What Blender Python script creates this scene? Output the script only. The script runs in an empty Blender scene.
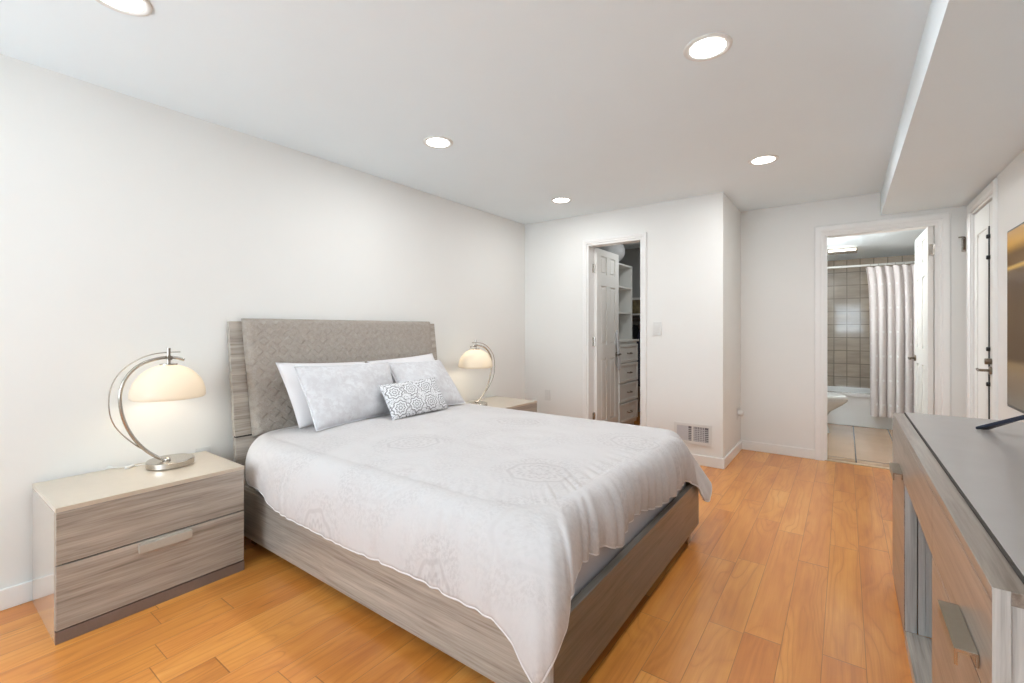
import bpy, bmesh, math, random
from mathutils import Vector, Matrix, noise
PI = math.pi
S = bpy.context.scene
COL = S.collection

# ---------------------------------------------------------------- camera
F_PX, HORIZON = 455.0, 329.0
cam_d = bpy.data.cameras.new('camera')
cam = bpy.data.objects.new('camera', cam_d)
COL.objects.link(cam)
cam_d.sensor_fit = 'HORIZONTAL'; cam_d.sensor_width = 36.0
cam_d.lens = 36.0 * F_PX / 1024.0
cam_d.shift_y = -(341.5 - HORIZON) / 1024.0
cam_d.clip_start = 0.02
cam.location = (0, 0, 1.18)
cam.rotation_euler = (PI / 2, 0, math.atan(333 / 455))
S.camera = cam

# ---------------------------------------------------------------- view + world
S.view_settings.view_transform = 'Standard'
S.view_settings.look = 'None'
S.view_settings.gamma = 1.0
S.view_settings.use_curve_mapping = False
S.view_settings.exposure = 1.17
W = bpy.data.worlds.new('sky'); S.world = W; W.use_nodes = True
W.node_tree.nodes['Background'].inputs[0].default_value = (0.80, 0.90, 1.0, 1)
W.node_tree.nodes['Background'].inputs[1].default_value = 0.2

def area_light(name, loc, rot, sx, sy, power, col, shape='RECTANGLE'):
    l = bpy.data.lights.new(name, 'AREA'); l.shape = shape; l.size = sx
    if shape == 'RECTANGLE': l.size_y = sy
    l.energy = power; l.color = col
    o = bpy.data.objects.new(name, l); COL.objects.link(o)
    o.location = loc; o.rotation_euler = rot
    return o
# daylight entering through the two windows in the wall behind the camera
WINS = ((-0.36, 0.42, 1.05, 1.95), (-2.62, -0.86, 0.60, 2.20))
REAR_Y = -1.75
DAY = 1.0
for (a, b, c, d) in WINS:
    area_light('window_daylight', ((a + b) / 2, REAR_Y - 0.16, (c + d) / 2), (PI / 2 + math.radians(24), 0, 0), b - a, d - c,
               DAY * 11.6 * (b - a) * (d - c), (0.795, 0.925, 1.025))
DOWN_POWER = 3.2
CEIL_Z = 2.335

# ---------------------------------------------------------------- node helpers
class N:
    """tiny expression wrapper over math nodes"""
    def __init__(s, t, sock): s.t, s.s = t, sock
    def _m(s, op, *a):
        n = s.t.nodes.new('ShaderNodeMath'); n.operation = op
        for i, x in enumerate((s,) + a):
            if isinstance(x, N): s.t.links.new(x.s, n.inputs[i])
            else: n.inputs[i].default_value = x
        return N(s.t, n.outputs[0])
    def __add__(s, o): return s._m('ADD', o)
    def __sub__(s, o): return s._m('SUBTRACT', o)
    def __mul__(s, o): return s._m('MULTIPLY', o)
    def __truediv__(s, o): return s._m('DIVIDE', o)
    def floor(s): return s._m('FLOOR')
    def fract(s): return s._m('FRACT')
    def sin(s): return s._m('SINE')
    def abs(s): return s._m('ABSOLUTE')
    def sqrt(s): return s._m('SQRT')
    def pow(s, o): return s._m('POWER', o)
    def lt(s, o): return s._m('LESS_THAN', o)
    def gt(s, o): return s._m('GREATER_THAN', o)
    def min(s, o): return s._m('MINIMUM', o)
    def max(s, o): return s._m('MAXIMUM', o)
    def atan2(s, o): return s._m('ARCTAN2', o)
    def smooth(s, a, b):
        n = s.t.nodes.new('ShaderNodeMapRange'); n.interpolation_type = 'SMOOTHSTEP'
        s.t.links.new(s.s, n.inputs[0]); n.inputs[1].default_value = a; n.inputs[2].default_value = b
        return N(s.t, n.outputs[0])

def new_mat(name):
    m = bpy.data.materials.new(name); m.use_nodes = True
    return m, m.node_tree, m.node_tree.nodes['Principled BSDF']
def val(t, v):
    n = t.nodes.new('ShaderNodeValue'); n.outputs[0].default_value = v; return N(t, n.outputs[0])
def coords(t, kind='Object'):
    c = t.nodes.new('ShaderNodeTexCoord'); sp = t.nodes.new('ShaderNodeSeparateXYZ')
    t.links.new(c.outputs[kind], sp.inputs[0])
    return N(t, sp.outputs[0]), N(t, sp.outputs[1]), N(t, sp.outputs[2])
def vec(t, x, y, z):
    n = t.nodes.new('ShaderNodeCombineXYZ')
    for i, v in enumerate((x, y, z)):
        if isinstance(v, N): t.links.new(v.s, n.inputs[i])
        else: n.inputs[i].default_value = v
    return n.outputs[0]
def noise_n(t, v, scale=1.0, detail=4, rough=0.55, dist=0.0):
    n = t.nodes.new('ShaderNodeTexNoise'); t.links.new(v, n.inputs['Vector'])
    n.inputs['Scale'].default_value = scale; n.inputs['Detail'].default_value = detail
    n.inputs['Roughness'].default_value = rough; n.inputs['Distortion'].default_value = dist
    return N(t, n.outputs['Fac'])
def white(t, v):
    n = t.nodes.new('ShaderNodeTexWhiteNoise'); n.noise_dimensions = '3D'
    t.links.new(v, n.inputs['Vector']); return N(t, n.outputs['Value'])
def ramp(t, fac, stops):
    n = t.nodes.new('ShaderNodeValToRGB'); t.links.new(fac.s, n.inputs[0])
    e = n.color_ramp.elements
    while len(e) < len(stops): e.new(0.5)
    for i, (p, c) in enumerate(stops):
        e[i].position = p; e[i].color = tuple(c) + (1,)
    return n.outputs[0]
def mix(t, fac, a, b, blend='MIX'):
    n = t.nodes.new('ShaderNodeMix'); n.data_type = 'RGBA'; n.blend_type = blend
    for i, x in ((0, fac), (6, a), (7, b)):
        if isinstance(x, N): t.links.new(x.s, n.inputs[i])
        elif isinstance(x, bpy.types.NodeSocket): t.links.new(x, n.inputs[i])
        elif i == 0: n.inputs[0].default_value = x
        else: n.inputs[i].default_value = tuple(x) + (1,)
    return n.outputs[2]
def bump(t, p, height, strength, dist):
    n = t.nodes.new('ShaderNodeBump'); n.inputs['Strength'].default_value = strength
    n.inputs['Distance'].default_value = dist
    t.links.new(height.s, n.inputs['Height']); t.links.new(n.outputs[0], p.inputs['Normal'])
def srgb(r, g, b):
    f = lambda c: ((c / 255 + 0.055) / 1.055) ** 2.4 if c > 10 else c / 255 / 12.92
    return (f(r), f(g), f(b))

def plain(name, col, rough=0.5, metal=0.0, coat=0.0, spec=0.5, nz=0.0, scale=60, bmp=0.0):
    m, t, p = new_mat(name)
    p.inputs['Roughness'].default_value = rough; p.inputs['Metallic'].default_value = metal
    p.inputs['Coat Weight'].default_value = coat; p.inputs['Coat Roughness'].default_value = 0.06
    p.inputs['Specular IOR Level'].default_value = spec
    x, y, z = coords(t)
    nn = noise_n(t, vec(t, x, y, z), scale, 3)
    a = tuple(c * (1 - nz) for c in col); b = tuple(min(1, c * (1 + nz)) for c in col)
    t.links.new(ramp(t, nn, [(0.3, a), (0.7, b)]), p.inputs['Base Color'])
    if bmp: bump(t, p, nn, 0.4, bmp)
    return m
def emit(name, col, strength):
    m, t, p = new_mat(name)
    p.inputs['Base Color'].default_value = tuple(col) + (1,)
    p.inputs['Emission Color'].default_value = tuple(col) + (1,)
    p.inputs['Emission Strength'].default_value = strength
    return m

def wood(name, dark, light, axis, rough=0.3, coat=0.6, fine=1.0):
    """grey oak-look foil with straight grain running along AXIS"""
    m, t, p = new_mat(name)
    x, y, z = coords(t)
    u = {'x': x, 'y': y, 'z': z}[axis]
    o = [c for k, c in (('x', x), ('y', y), ('z', z)) if k != axis]
    w = noise_n(t, vec(t, u * 1.2, o[0] * 2.0, o[1] * 2.0), 1.5, 2)
    g1 = noise_n(t, vec(t, u * 0.9, o[0] * 30 * fine + w * 1.5, o[1] * 30 * fine + w * 1.5), 1.0, 5, 0.7)
    g2 = noise_n(t, vec(t, u * 5, o[0] * 150 * fine, o[1] * 150 * fine), 1.0, 3, 0.6)
    f = g1 * 0.72 + g2 * 0.38 - 0.05
    t.links.new(ramp(t, f, [(0.34, dark), (0.47, tuple((a + b) / 2 * .98 for a, b in zip(dark, light))), (0.66, light)]), p.inputs['Base Color'])
    p.inputs['Roughness'].default_value = rough
    p.inputs['Coat Weight'].default_value = coat; p.inputs['Coat Roughness'].default_value = 0.08
    return m

def floor_mat():
    m, t, p = new_mat('hardwood')
    x, y, z = coords(t)
    Wd = 0.126
    xr = (x + 10.02) / Wd
    row = xr.floor()
    r1 = white(t, vec(t, row, 3.7, 0.0)); r2 = white(t, vec(t, row, 9.1, 2.0))
    yr = (y + 20.0 + r1 * 3.0) / (r2 * 0.95 + 0.60)
    idy = yr.floor()
    # some planks broken once more
    half = white(t, vec(t, row, idy, 5.0))
    pid = white(t, vec(t, row, idy, 1.0)); pid2 = white(t, vec(t, row, idy, 8.0))
    fx = xr.fract(); fy = yr.fract()
    ex = (fx - 0.5).abs() * -1 + 0.5
    ey = (fy - 0.5).abs() * -1 + 0.5
    seam = (ex.smooth(0.0, 0.014)).min(ey.smooth(0.0, 0.0028))
    off = pid * 37.0
    w = noise_n(t, vec(t, x * 2.2 + off, y * 0.9 + off, 0.0), 1.6, 2)
    rings = noise_n(t, vec(t, x * 6.5 + off, y * 0.75 + w * 1.2, off), 1.0, 1, 0.4, 0.25)
    tri = ((rings * 13.0).fract() - 0.5).abs() * 2
    line = tri.smooth(0.80, 1.0)
    fine = noise_n(t, vec(t, x * 150, y * 4, off), 1.0, 3, 0.6)
    blot = noise_n(t, vec(t, x * 7 + off, y * 1.3, off), 1.3, 3)
    g = blot * 0.55 + fine * 0.22 + tri * -0.07 + (pid - 0.5) * 0.20 + 0.16
    c = ramp(t, g, [(0.30, srgb(192, 114, 44)), (0.48, srgb(219, 142, 61)), (0.64, srgb(235, 162, 78)), (0.82, srgb(247, 188, 108))])
    hue = mix(t, pid2 * 0.22, c, srgb(208, 116, 58))
    hue = mix(t, line * blot.smooth(0.35, 0.65) * 0.26, hue, srgb(160, 86, 38))
    streak = noise_n(t, vec(t, x * 34 + off, y * 1.9 + off, 4.0), 1.0, 2, 0.5).smooth(0.72, 0.80)
    hue = mix(t, streak * 0.55, hue, srgb(96, 50, 26))
    cc = mix(t, seam * 0.75 + 0.25, srgb(132, 76, 38), hue)
    t.links.new(cc, p.inputs['Base Color'])
    p.inputs['Roughness'].default_value = 0.34
    p.inputs['Specular IOR Level'].default_value = 0.45
    p.inputs['Coat Weight'].default_value = 0.45; p.inputs['Coat Roughness'].default_value = 0.13
    bump(t, p, seam * 1.0 + fine * 0.06, 0.35, 0.0015)
    return m

def tile_mat(name, ax, ay, tw, th, col, grout, rough, gw=0.02, var=0.06, ox=0.0, oy=0.0, vein=0.1, coat=0.5):
    m, t, p = new_mat(name)
    c = dict(zip('xyz', coords(t)))
    u = (c[ax] + 20 + ox) / tw; v = (c[ay] + 20 + oy) / th
    eu = (u.fract() - 0.5).abs() * -1 + 0.5; ev = (v.fract() - 0.5).abs() * -1 + 0.5
    k = (eu * tw).min(ev * th).smooth(gw * 0.3, gw * 0.5)
    pid = white(t, vec(t, u.floor(), v.floor(), 0.5))
    nn = noise_n(t, vec(t, c['x'] * 3, c['y'] * 3, c['z'] * 14), 1.2, 4)
    a = tuple(q * (1 - vein) for q in col); b = tuple(min(1, q * (1 + vein)) for q in col)
    base = ramp(t, nn + (pid - 0.5) * var * 3, [(0.3, a), (0.7, b)])
    t.links.new(mix(t, k, grout, base), p.inputs['Base Color'])
    p.inputs['Roughness'].default_value = rough
    p.inputs['Coat Weight'].default_value = coat; p.inputs['Coat Roughness'].default_value = 0.05
    bump(t, p, k, 0.5, 0.002)
    return m

def duvet_mat():
    m, t, p = new_mat('duvet_cotton')
    u, v, w = coords(t, 'UV')
    def medal(du, dv, su, sv, R):
        vv = v - dv; uu = u - du - vv * 0.17
        fu = ((uu / su + 0.5).fract() - 0.5) * su; fv = ((vv / sv + 0.5).fract() - 0.5) * sv
        r = (fu * fu + fv * fv).sqrt() / R; th = fv.atan2(fu)
        rs = r + (th * 8.0).sin() * 0.035
        ring = (rs - 1.0).abs().smooth(0.10, 0.03)
        ring2 = (r - 0.66 + (th * 16.0).sin() * 0.06).abs().smooth(0.11, 0.03)
        ring3 = (r - 0.30 + (th * 8.0).sin() * 0.06).abs().smooth(0.10, 0.03)
        pet = ((th * 16.0).sin() * ((r * 24.0).sin())).smooth(0.1, 0.5) * r.smooth(1.0, 0.9)
        halo = r.smooth(1.75, 1.55) * r.smooth(1.05, 1.2)
        return ring * 0.75 + ring2 * 0.5 + ring3 * 0.6 + pet * 0.35, halo, r
    a, h, r = medal(-0.985, 1.53, 0.74, 0.72, 0.112)
    a2, h2, r2 = medal(-0.615, 1.89, 0.74, 0.72, 0.15)
    lace = noise_n(t, vec(t, u * 70, v * 70, 0.0), 1.0, 3, 0.7).smooth(0.42, 0.6)
    big = noise_n(t, vec(t, u * 4.0, v * 4.0, 0.0), 1.0, 3, 0.6).smooth(0.40, 0.60)
    f = a * 0.50 + a2 * 0.14 + (h * 0.22 + h2 * 0.15) * lace + lace * big * 0.20
    t.links.new(ramp(t, f, [(0.0, srgb(212, 208, 207)), (0.5, srgb(196, 191, 190)), (1.0, srgb(180, 173, 173))]), p.inputs['Base Color'])
    p.inputs['Roughness'].default_value = 0.85
    p.inputs['Sheen Weight'].default_value = 0.1
    cr = noise_n(t, vec(t, u * 9, v * 9, 1.0), 1.0, 4, 0.6)
    fine = noise_n(t, vec(t, u * 300, v * 300, 1.0), 1.0, 2)
    bump(t, p, cr * 1.0 + fine * 0.03, 0.3, 0.012)
    return m
def sham_mat():
    m, t, p = new_mat('sham_cotton')
    u, v, w = coords(t, 'UV')
    lace = noise_n(t, vec(t, u * 26, v * 26, 0.0), 1.0, 4, 0.7).smooth(0.42, 0.58)
    big = noise_n(t, vec(t, u * 7, v * 7, 0.0), 1.0, 2).smooth(0.35, 0.65)
    t.links.new(ramp(t, lace * (big * 0.6 + 0.4), [(0.0, srgb(212, 210, 212)), (1.0, srgb(226, 226, 228))]), p.inputs['Base Color'])
    p.inputs['Roughness'].default_value = 0.85
    bump(t, p, noise_n(t, vec(t, u * 8, v * 8, 0.0), 1.0, 4), 0.35, 0.012)
    return m
def filigree_mat():
    m, t, p = new_mat('cushion_filigree')
    u, v, w = coords(t, 'UV')
    cell = 0.115
    cu = u / cell; cv = v / cell
    fu = cu.fract() - 0.5; fv = cv.fract() - 0.5
    r = (fu * fu + fv * fv).sqrt(); th = fv.atan2(fu)
    l1 = (r + (th * 8.0).sin() * 0.035 - 0.40).abs().smooth(0.035, 0.018)
    l2 = (r + (th * 8.0).sin() * 0.03 - 0.24).abs().smooth(0.032, 0.016)
    l3 = (r - 0.09 + (th * 6.0).sin() * 0.02).abs().smooth(0.03, 0.014)
    spk = ((th * 8.0).sin().abs()).smooth(0.22, 0.10) * r.smooth(0.10, 0.13) * r.smooth(0.25, 0.22)
    nn = noise_n(t, vec(t, u * 42, v * 42, 0.0), 1.0, 1)
    l4 = ((nn - 0.5).abs().smooth(0.03, 0.012)) * r.smooth(0.40, 0.44)
    f = l1.max(l2).max(l3).max(l4).max(spk)
    t.links.new(mix(t, f, srgb(232, 232, 234), srgb(135, 133, 134)), p.inputs['Base Color'])
    p.inputs['Roughness'].default_value = 0.85
    return m
def quilt_mat():
    m, t, p = new_mat('headboard_fabric')
    x, y, z = coords(t)
    a = noise_n(t, vec(t, x * 250, y * 250, z * 250), 1.0, 2)
    b = noise_n(t, vec(t, x * 40, y * 40, z * 40), 1.0, 3)
    t.links.new(ramp(t, a * 0.6 + b * 0.4, [(0.3, srgb(152, 142, 132)), (0.7, srgb(184, 175, 165))]), p.inputs['Base Color'])
    p.inputs['Roughness'].default_value = 0.9
    # woven hexagon quilting
    d = noise_n(t, vec(t, y * 14, z * 14, 0.0), 1.0, 1)
    u = (y / 0.075) ; row = (z / 0.06).floor()
    fu = (u + (row * 0.5).fract()).fract() - 0.5; fv = (z / 0.06).fract() - 0.5
    q = (fu.abs() + fv.abs() * 0.9).smooth(0.5, 0.32)
    bump(t, p, q * 1.0 + a * 0.2, 0.6, 0.006)
    return m

# ---------------------------------------------------------------- materials
M = {}
M['wall'] = plain('wall_paint', srgb(236, 235, 231), 0.75, nz=0.006, scale=3)
M['ceil'] = plain('ceiling_paint', srgb(238, 247, 251), 0.85, nz=0.006, scale=3)
M['trim'] = plain('trim_paint', srgb(240, 239, 236), 0.35, nz=0.004)
M['door'] = plain('door_paint', srgb(236, 234, 229), 0.35, nz=0.004)
M['floor'] = floor_mat()
GD, GL = srgb(133, 123, 112), srgb(193, 184, 173)
M['wood_y'] = wood('grey_wood_along_room', GD, GL, 'y')
M['wood_x'] = wood('grey_wood_across_room', GD, GL, 'x')
M['wood_z'] = wood('grey_wood_upright', srgb(150, 144, 138), srgb(200, 196, 191), 'z', rough=0.4, coat=0.2)
M['wood_shaded'] = wood('shaded_grey_wood', srgb(66, 63, 59), srgb(114, 110, 104), 'y', coat=0.3)  # darker copy of the grey wood; the footboard's shade is in the colour
M['gloss_y'] = wood('high_gloss_grey_wood', srgb(118, 106, 96), srgb(164, 152, 141), 'y', rough=0.3, coat=0.25)
M['gloss_side'] = plain('glossy_taupe_side', srgb(186, 176, 164), 0.2, coat=0.8, nz=0.03, scale=20)
M['cream_top'] = plain('cream_glass_top', srgb(205, 192, 174), 0.3, coat=0.5, nz=0.02, scale=30)
M['grey_top'] = plain('matte_grey_top', srgb(172, 167, 164), 0.33, coat=0.15, nz=0.03, scale=9)
M['plinth'] = plain('brown_grey_plinth', srgb(125, 108, 100), 0.3, coat=0.4, nz=0.04)
M['gap'] = plain('dark_gap', srgb(58, 52, 48), 0.6, nz=0.05)
M['nickel'] = plain('brushed_nickel', srgb(190, 184, 176), 0.25, metal=1.0, nz=0.05, scale=120)
M['bronze'] = plain('aged_nickel', srgb(128, 116, 102), 0.3, metal=0.9, nz=0.05)
M['handle_taupe'] = plain('taupe_handle', srgb(186, 176, 162), 0.4, metal=0.0, nz=0.03)
M['pull_bronze'] = plain('olive_bronze_pull', srgb(138, 126, 108), 0.3, metal=.5, nz=.04)
M['quilt'] = quilt_mat()
M['duvet'] = duvet_mat()
M['sham'] = sham_mat()
M['pillow'] = plain('white_pillowcase', srgb(236, 233, 234), 0.85, nz=0.01, scale=12, bmp=0.004)
M['filigree'] = filigree_mat()
M['piping'] = plain('white_piping', srgb(236, 236, 238), 0.8, nz=0.01)
M['sheet'] = plain('lilac_grey_sheet', srgb(202, 202, 208), 0.8, nz=0.015, scale=15, bmp=0.002)
M['black'] = plain('black_plastic', srgb(24, 25, 28), 0.3, nz=0.1)
M['navy'] = plain('dark_navy_metal', srgb(38, 48, 66), 0.35, metal=0.3, nz=0.05)
M['porcelain'] = plain('porcelain', srgb(228, 228, 226), 0.12, coat=0.8, nz=0.005)
M['plastic'] = plain('white_plastic', srgb(226, 225, 221), 0.35, nz=0.005)
M['shelf'] = plain('closet_laminate', srgb(222, 221, 216), 0.45, nz=0.01)
M['grille'] = plain('vent_grille_grey', srgb(205, 205, 208), 0.4, nz=0.02)
M['tile_wall'] = tile_mat('shower_wall_tile', 'x', 'z', 0.143, 0.177, srgb(180, 166, 150), srgb(136, 126, 115), 0.12, 0.012, vein=0.14, coat=0.7)
M['tile_floor'] = tile_mat('bath_floor_tile', 'x', 'y', 0.325, 1.8, srgb(194, 160, 128), srgb(84, 78, 76), 0.22, 0.014, ox=0.07, oy=0.05, vein=0.07, coat=0.4)
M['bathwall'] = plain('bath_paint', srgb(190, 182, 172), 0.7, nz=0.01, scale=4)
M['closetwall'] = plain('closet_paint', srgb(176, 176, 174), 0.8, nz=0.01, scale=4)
M['carton'] = plain('mottled_box', srgb(120, 108, 78), 0.7, nz=0.45, scale=16)
M['navy_cloth'] = plain('navy_cloth', srgb(28, 32, 52), 0.9, nz=0.15, scale=30)
M['black_cloth'] = plain('black_cloth', srgb(22, 22, 26), 0.9, nz=0.2, scale=30)
M['blue_cloth'] = plain('pale_blue_cloth', srgb(120, 142, 164), 0.9, nz=0.06, scale=30)
M['grey_cloth'] = plain('pale_grey_cloth', srgb(200, 200, 200), 0.9, nz=0.05, scale=30)

def curtain_mat():
    m, t, p = new_mat('shower_curtain_fabric')
    u, v, w = coords(t, 'UV')
    fu = (u / 0.11 + ((v / 0.14).floor() * 0.5).fract()).fract() - 0.5
    fv = (v / 0.14).fract() - 0.5
    dot = (fu * fu + fv * fv).sqrt().smooth(0.13, 0.07)
    t.links.new(mix(t, dot, srgb(236, 228, 225), srgb(250, 247, 245)), p.inputs['Base Color'])
    p.inputs['Roughness'].default_value = 0.7
    tr = t.nodes.new('ShaderNodeBsdfTranslucent'); tr.inputs[0].default_value = srgb(225, 220, 222) + (1,)
    mx = t.nodes.new('ShaderNodeMixShader'); mx.inputs[0].default_value = 0.10
    out = t.nodes['Material Output']
    t.links.new(p.outputs[0], mx.inputs[1]); t.links.new(tr.outputs[0], mx.inputs[2]); t.links.new(mx.outputs[0], out.inputs[0])
    return m
M['curtain'] = curtain_mat()
def glass_shade_mat():
    m, t, p = new_mat('frosted_opal_glass')
    p.inputs['Base Color'].default_value = srgb(236, 230, 220) + (1,)
    p.inputs['Roughness'].default_value = 0.25
    tr = t.nodes.new('ShaderNodeBsdfTranslucent'); tr.inputs[0].default_value = srgb(240, 232, 218) + (1,)
    mx = t.nodes.new('ShaderNodeMixShader'); mx.inputs[0].default_value = 0.42
    out = t.nodes['Material Output']
    t.links.new(p.outputs[0], mx.inputs[1]); t.links.new(tr.outputs[0], mx.inputs[2])
    t.links.new(mx.outputs[0], out.inputs[0])
    return m
M['shade'] = glass_shade_mat()
M['bulb'] = emit('lit_bulb', (1.0, 0.9, 0.74), 6)
M['lit_disc'] = emit('lit_diffuser', (1.0, 0.975, 0.94), 6)
M['lit_tube'] = emit('lit_tube', (1.0, 0.95, 0.86), 1.5)
def screen_mat():
    m, t, p = new_mat('tv_screen')
    x, y, z = coords(t)
    f = (z + 0.794 - 0.89) / 0.66
    r = ramp(t, f, [(0.0, srgb(92, 82, 70)), (0.16, srgb(112, 92, 70)), (0.24, srgb(120, 96, 62)), (0.27, srgb(72, 50, 24)), (0.55, srgb(78, 54, 22)),
                    (0.70, srgb(70, 46, 14)), (0.765, srgb(84, 58, 18)), (0.785, srgb(190, 150, 70)), (0.80, srgb(96, 66, 16)),
                    (0.86, srgb(92, 62, 14)), (0.92, srgb(180, 132, 40)), (1.0, srgb(150, 104, 26))])
    p.inputs['Base Color'].default_value = (0.01, 0.01, 0.01, 1)
    p.inputs['Roughness'].default_value = 0.2; p.inputs['Specular IOR Level'].default_value = 0.06
    t.links.new(r, p.inputs['Emission Color']); p.inputs['Emission Strength'].default_value = 0.5
    return m
M['screen'] = screen_mat()
def pane_mat():
    m, t, p = new_mat('window_pane')
    p.inputs['Transmission Weight'].default_value = 1.0; p.inputs['Roughness'].default_value = 0.0
    p.inputs['IOR'].default_value = 1.01
    return m
M['pane'] = pane_mat()

# ---------------------------------------------------------------- mesh helpers
def B(): return bmesh.new()
def box(bm, x0, x1, y0, y1, z0, z1, rot=None, piv=None):
    vs = [bm.verts.new((x, y, z)) for x in (x0, x1) for y in (y0, y1) for z in (z0, z1)]
    for f in ((0, 1, 3, 2), (4, 6, 7, 5), (0, 4, 5, 1), (2, 3, 7, 6), (0, 2, 6, 4), (1, 5, 7, 3)):
        bm.faces.new([vs[i] for i in f])
    if rot is not None: bmesh.ops.rotate(bm, verts=vs, cent=piv, matrix=rot)
    return vs
def tube(bm, pts, r, n=12, cap=True, closed=False):
    pts = [Vector(p) for p in pts]; rings = []
    rr = r if isinstance(r, (list, tuple)) else [r] * len(pts)
    up = None
    for i, p in enumerate(pts):
        if closed: d = pts[(i + 1) % len(pts)] - pts[i - 1]
        else: d = pts[min(i + 1, len(pts) - 1)] - pts[max(i - 1, 0)]
        d.normalize()
        if up is None:
            up = Vector((0, 0, 1)) if abs(d.z) < 0.9 else Vector((1, 0, 0))
        s = d.cross(up).normalized(); up = s.cross(d).normalized()
        rings.append([bm.verts.new(p + (s * math.cos(a) + up * math.sin(a)) * rr[i]) for a in [2 * PI * k / n for k in range(n)]])
    m = len(rings)
    for i in range(m if closed else m - 1):
        a, b = rings[i], rings[(i + 1) % m]
        for k in range(n): bm.faces.new((a[k], a[(k + 1) % n], b[(k + 1) % n], b[k]))
    if cap and not closed:
        bm.faces.new(rings[0][::-1]); bm.faces.new(rings[-1])
def lathe(bm, prof, c=(0, 0, 0), n=48, sx=1.0, sy=1.0, capb=False, capt=False):
    rings = []
    for r, z in prof:
        rings.append([bm.verts.new((c[0] + r * sx * math.cos(2 * PI * k / n), c[1] + r * sy * math.sin(2 * PI * k / n), c[2] + z)) for k in range(n)])
    for a, b in zip(rings, rings[1:]):
        for k in range(n): bm.faces.new((a[k], a[(k + 1) % n], b[(k + 1) % n], b[k]))
    if capb: bm.faces.new(rings[0][::-1])
    if capt: bm.faces.new(rings[-1])
def relax(pts, it=14):
    pts = [Vector(p) for p in pts]
    for _ in range(it): pts = [pts[0]] + [(pts[i - 1] + pts[i] * 2 + pts[i + 1]) / 4 for i in range(1, len(pts) - 1)] + [pts[-1]]
    return pts
def smst(a, b, x):
    x = min(1, max(0, (x - a) / (b - a))); return x * x * (3 - 2 * x)
def catmull(pts, n=8):
    pts = [Vector(p) for p in pts]; out = []
    for i in range(len(pts) - 1):
        p0 = pts[max(i - 1, 0)]; p1 = pts[i]; p2 = pts[i + 1]; p3 = pts[min(i + 2, len(pts) - 1)]
        for k in range(n):
            s = k / n
            out.append(0.5 * ((2 * p1) + (p2 - p0) * s + (2 * p0 - 5 * p1 + 4 * p2 - p3) * s * s + (3 * p1 - p0 - 3 * p2 + p3) * s ** 3))
    out.append(pts[-1]); return out

def obj(name, bm, mat, parent=None, bevel=0.0, smooth=None, seg=2, kind=None, solid=0.0, sub=0):
    """links BM as ONE mesh object; BM is in world space, a parent Empty's unrotated place is taken off"""
    if parent is not None:
        off = Vector((0, 0, 0)); q = parent
        while q is not None: off += q.location; q = q.parent
        bmesh.ops.translate(bm, verts=bm.verts, vec=-off)
    bmesh.ops.recalc_face_normals(bm, faces=bm.faces)
    me = bpy.data.meshes.new(name); bm.to_mesh(me); bm.free()
    me.materials.append(mat)
    o = bpy.data.objects.new(name, me); COL.objects.link(o)
    if parent is not None: o.parent = parent
    if kind: o['kind'] = kind
    if smooth is None: smooth = False
    if smooth or bevel:
        me.shade_smooth()
        if not smooth:
            pass
    if solid:
        s = o.modifiers.new('solid', 'SOLIDIFY'); s.thickness = solid; s.offset = 0
    if bevel:
        b = o.modifiers.new('bevel', 'BEVEL'); b.width = bevel; b.segments = seg; b.limit_method = 'ANGLE'; b.harden_normals = True
    if sub:
        s = o.modifiers.new('sub', 'SUBSURF'); s.levels = sub; s.render_levels = sub
    return o
def tag(o, label, cat, group=None, kind=None):
    o['label'] = label; o['category'] = cat
    if group: o['group'] = group
    if kind: o['kind'] = kind
    return o
def thing(name, label, cat, loc, group=None):
    o = bpy.data.objects.new(name, None); COL.objects.link(o); o.location = loc
    o.empty_display_size = 0.1
    return tag(o, label, cat, group)
def struct(name, bm, mat, bevel=0.0, parent=None, smooth=None):
    return obj(name, bm, mat, parent, bevel=bevel, kind='structure' if parent is None else None, smooth=smooth)
def copy_tree(o, parent=None):
    c = o.copy(); COL.objects.link(c); c.parent = parent
    for ch in [q for q in bpy.data.objects if q.parent == o]: copy_tree(ch, c)
    return c
def shade_auto(o, ang=40):
    """smooth faces, sharp edges above the angle"""
    me = o.data; me.shade_smooth()
    bm = bmesh.new(); bm.from_mesh(me)
    for e in bm.edges:
        if len(e.link_faces) == 2 and e.calc_face_angle(0) > math.radians(ang): e.smooth = False
    bm.to_mesh(me); bm.free()
    return o

# ---------------------------------------------------------------- the setting
XL, XR, YC, YB, XN = -2.86, 0.77, 4.15, 4.95, -0.83
CLO = (-2.10, -1.53, 2.035)      # closet opening
BAT = (-0.148, 0.60, 2.03)       # bathroom opening
TUBY, TILEY = 6.90, 7.66
bm = B(); box(bm, XL - .1, XR + .1, REAR_Y - .1, YB + .05, -.08, 0); box(bm, XL - .1, XN - .1, YB + .05, 6.35, -.08, 0)
struct('floor', bm, M['floor'])
bm = B(); box(bm, XN, 1.15, YB + .05, TILEY + .1, -.08, 0.002); struct('floor_bathroom', bm, M['tile_floor'])
bm = B(); box(bm, BAT[0], BAT[1], YB - .005, YB + .055, 0, 0.006); struct('trim_threshold', bm, plain('threshold_wood', srgb(196, 170, 140), .4), bevel=.002)
bm = B(); box(bm, XL - .1, XR + .1, REAR_Y - .1, YB + .12, CEIL_Z, CEIL_Z + .1); box(bm, XL - .1, XN - .1, YB + .12, 6.35, CEIL_Z, CEIL_Z + .1)
struct('ceiling', bm, M['ceil'])
bm = B(); box(bm, 0.245, XR, REAR_Y, YB, 2.14, CEIL_Z); struct('ceiling_soffit', bm, M['ceil'])
bm = B(); box(bm, XN, 1.15, YB + .12, TILEY + .1, 2.12, 2.2); struct('ceiling_bathroom', bm, M['ceil'])
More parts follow.
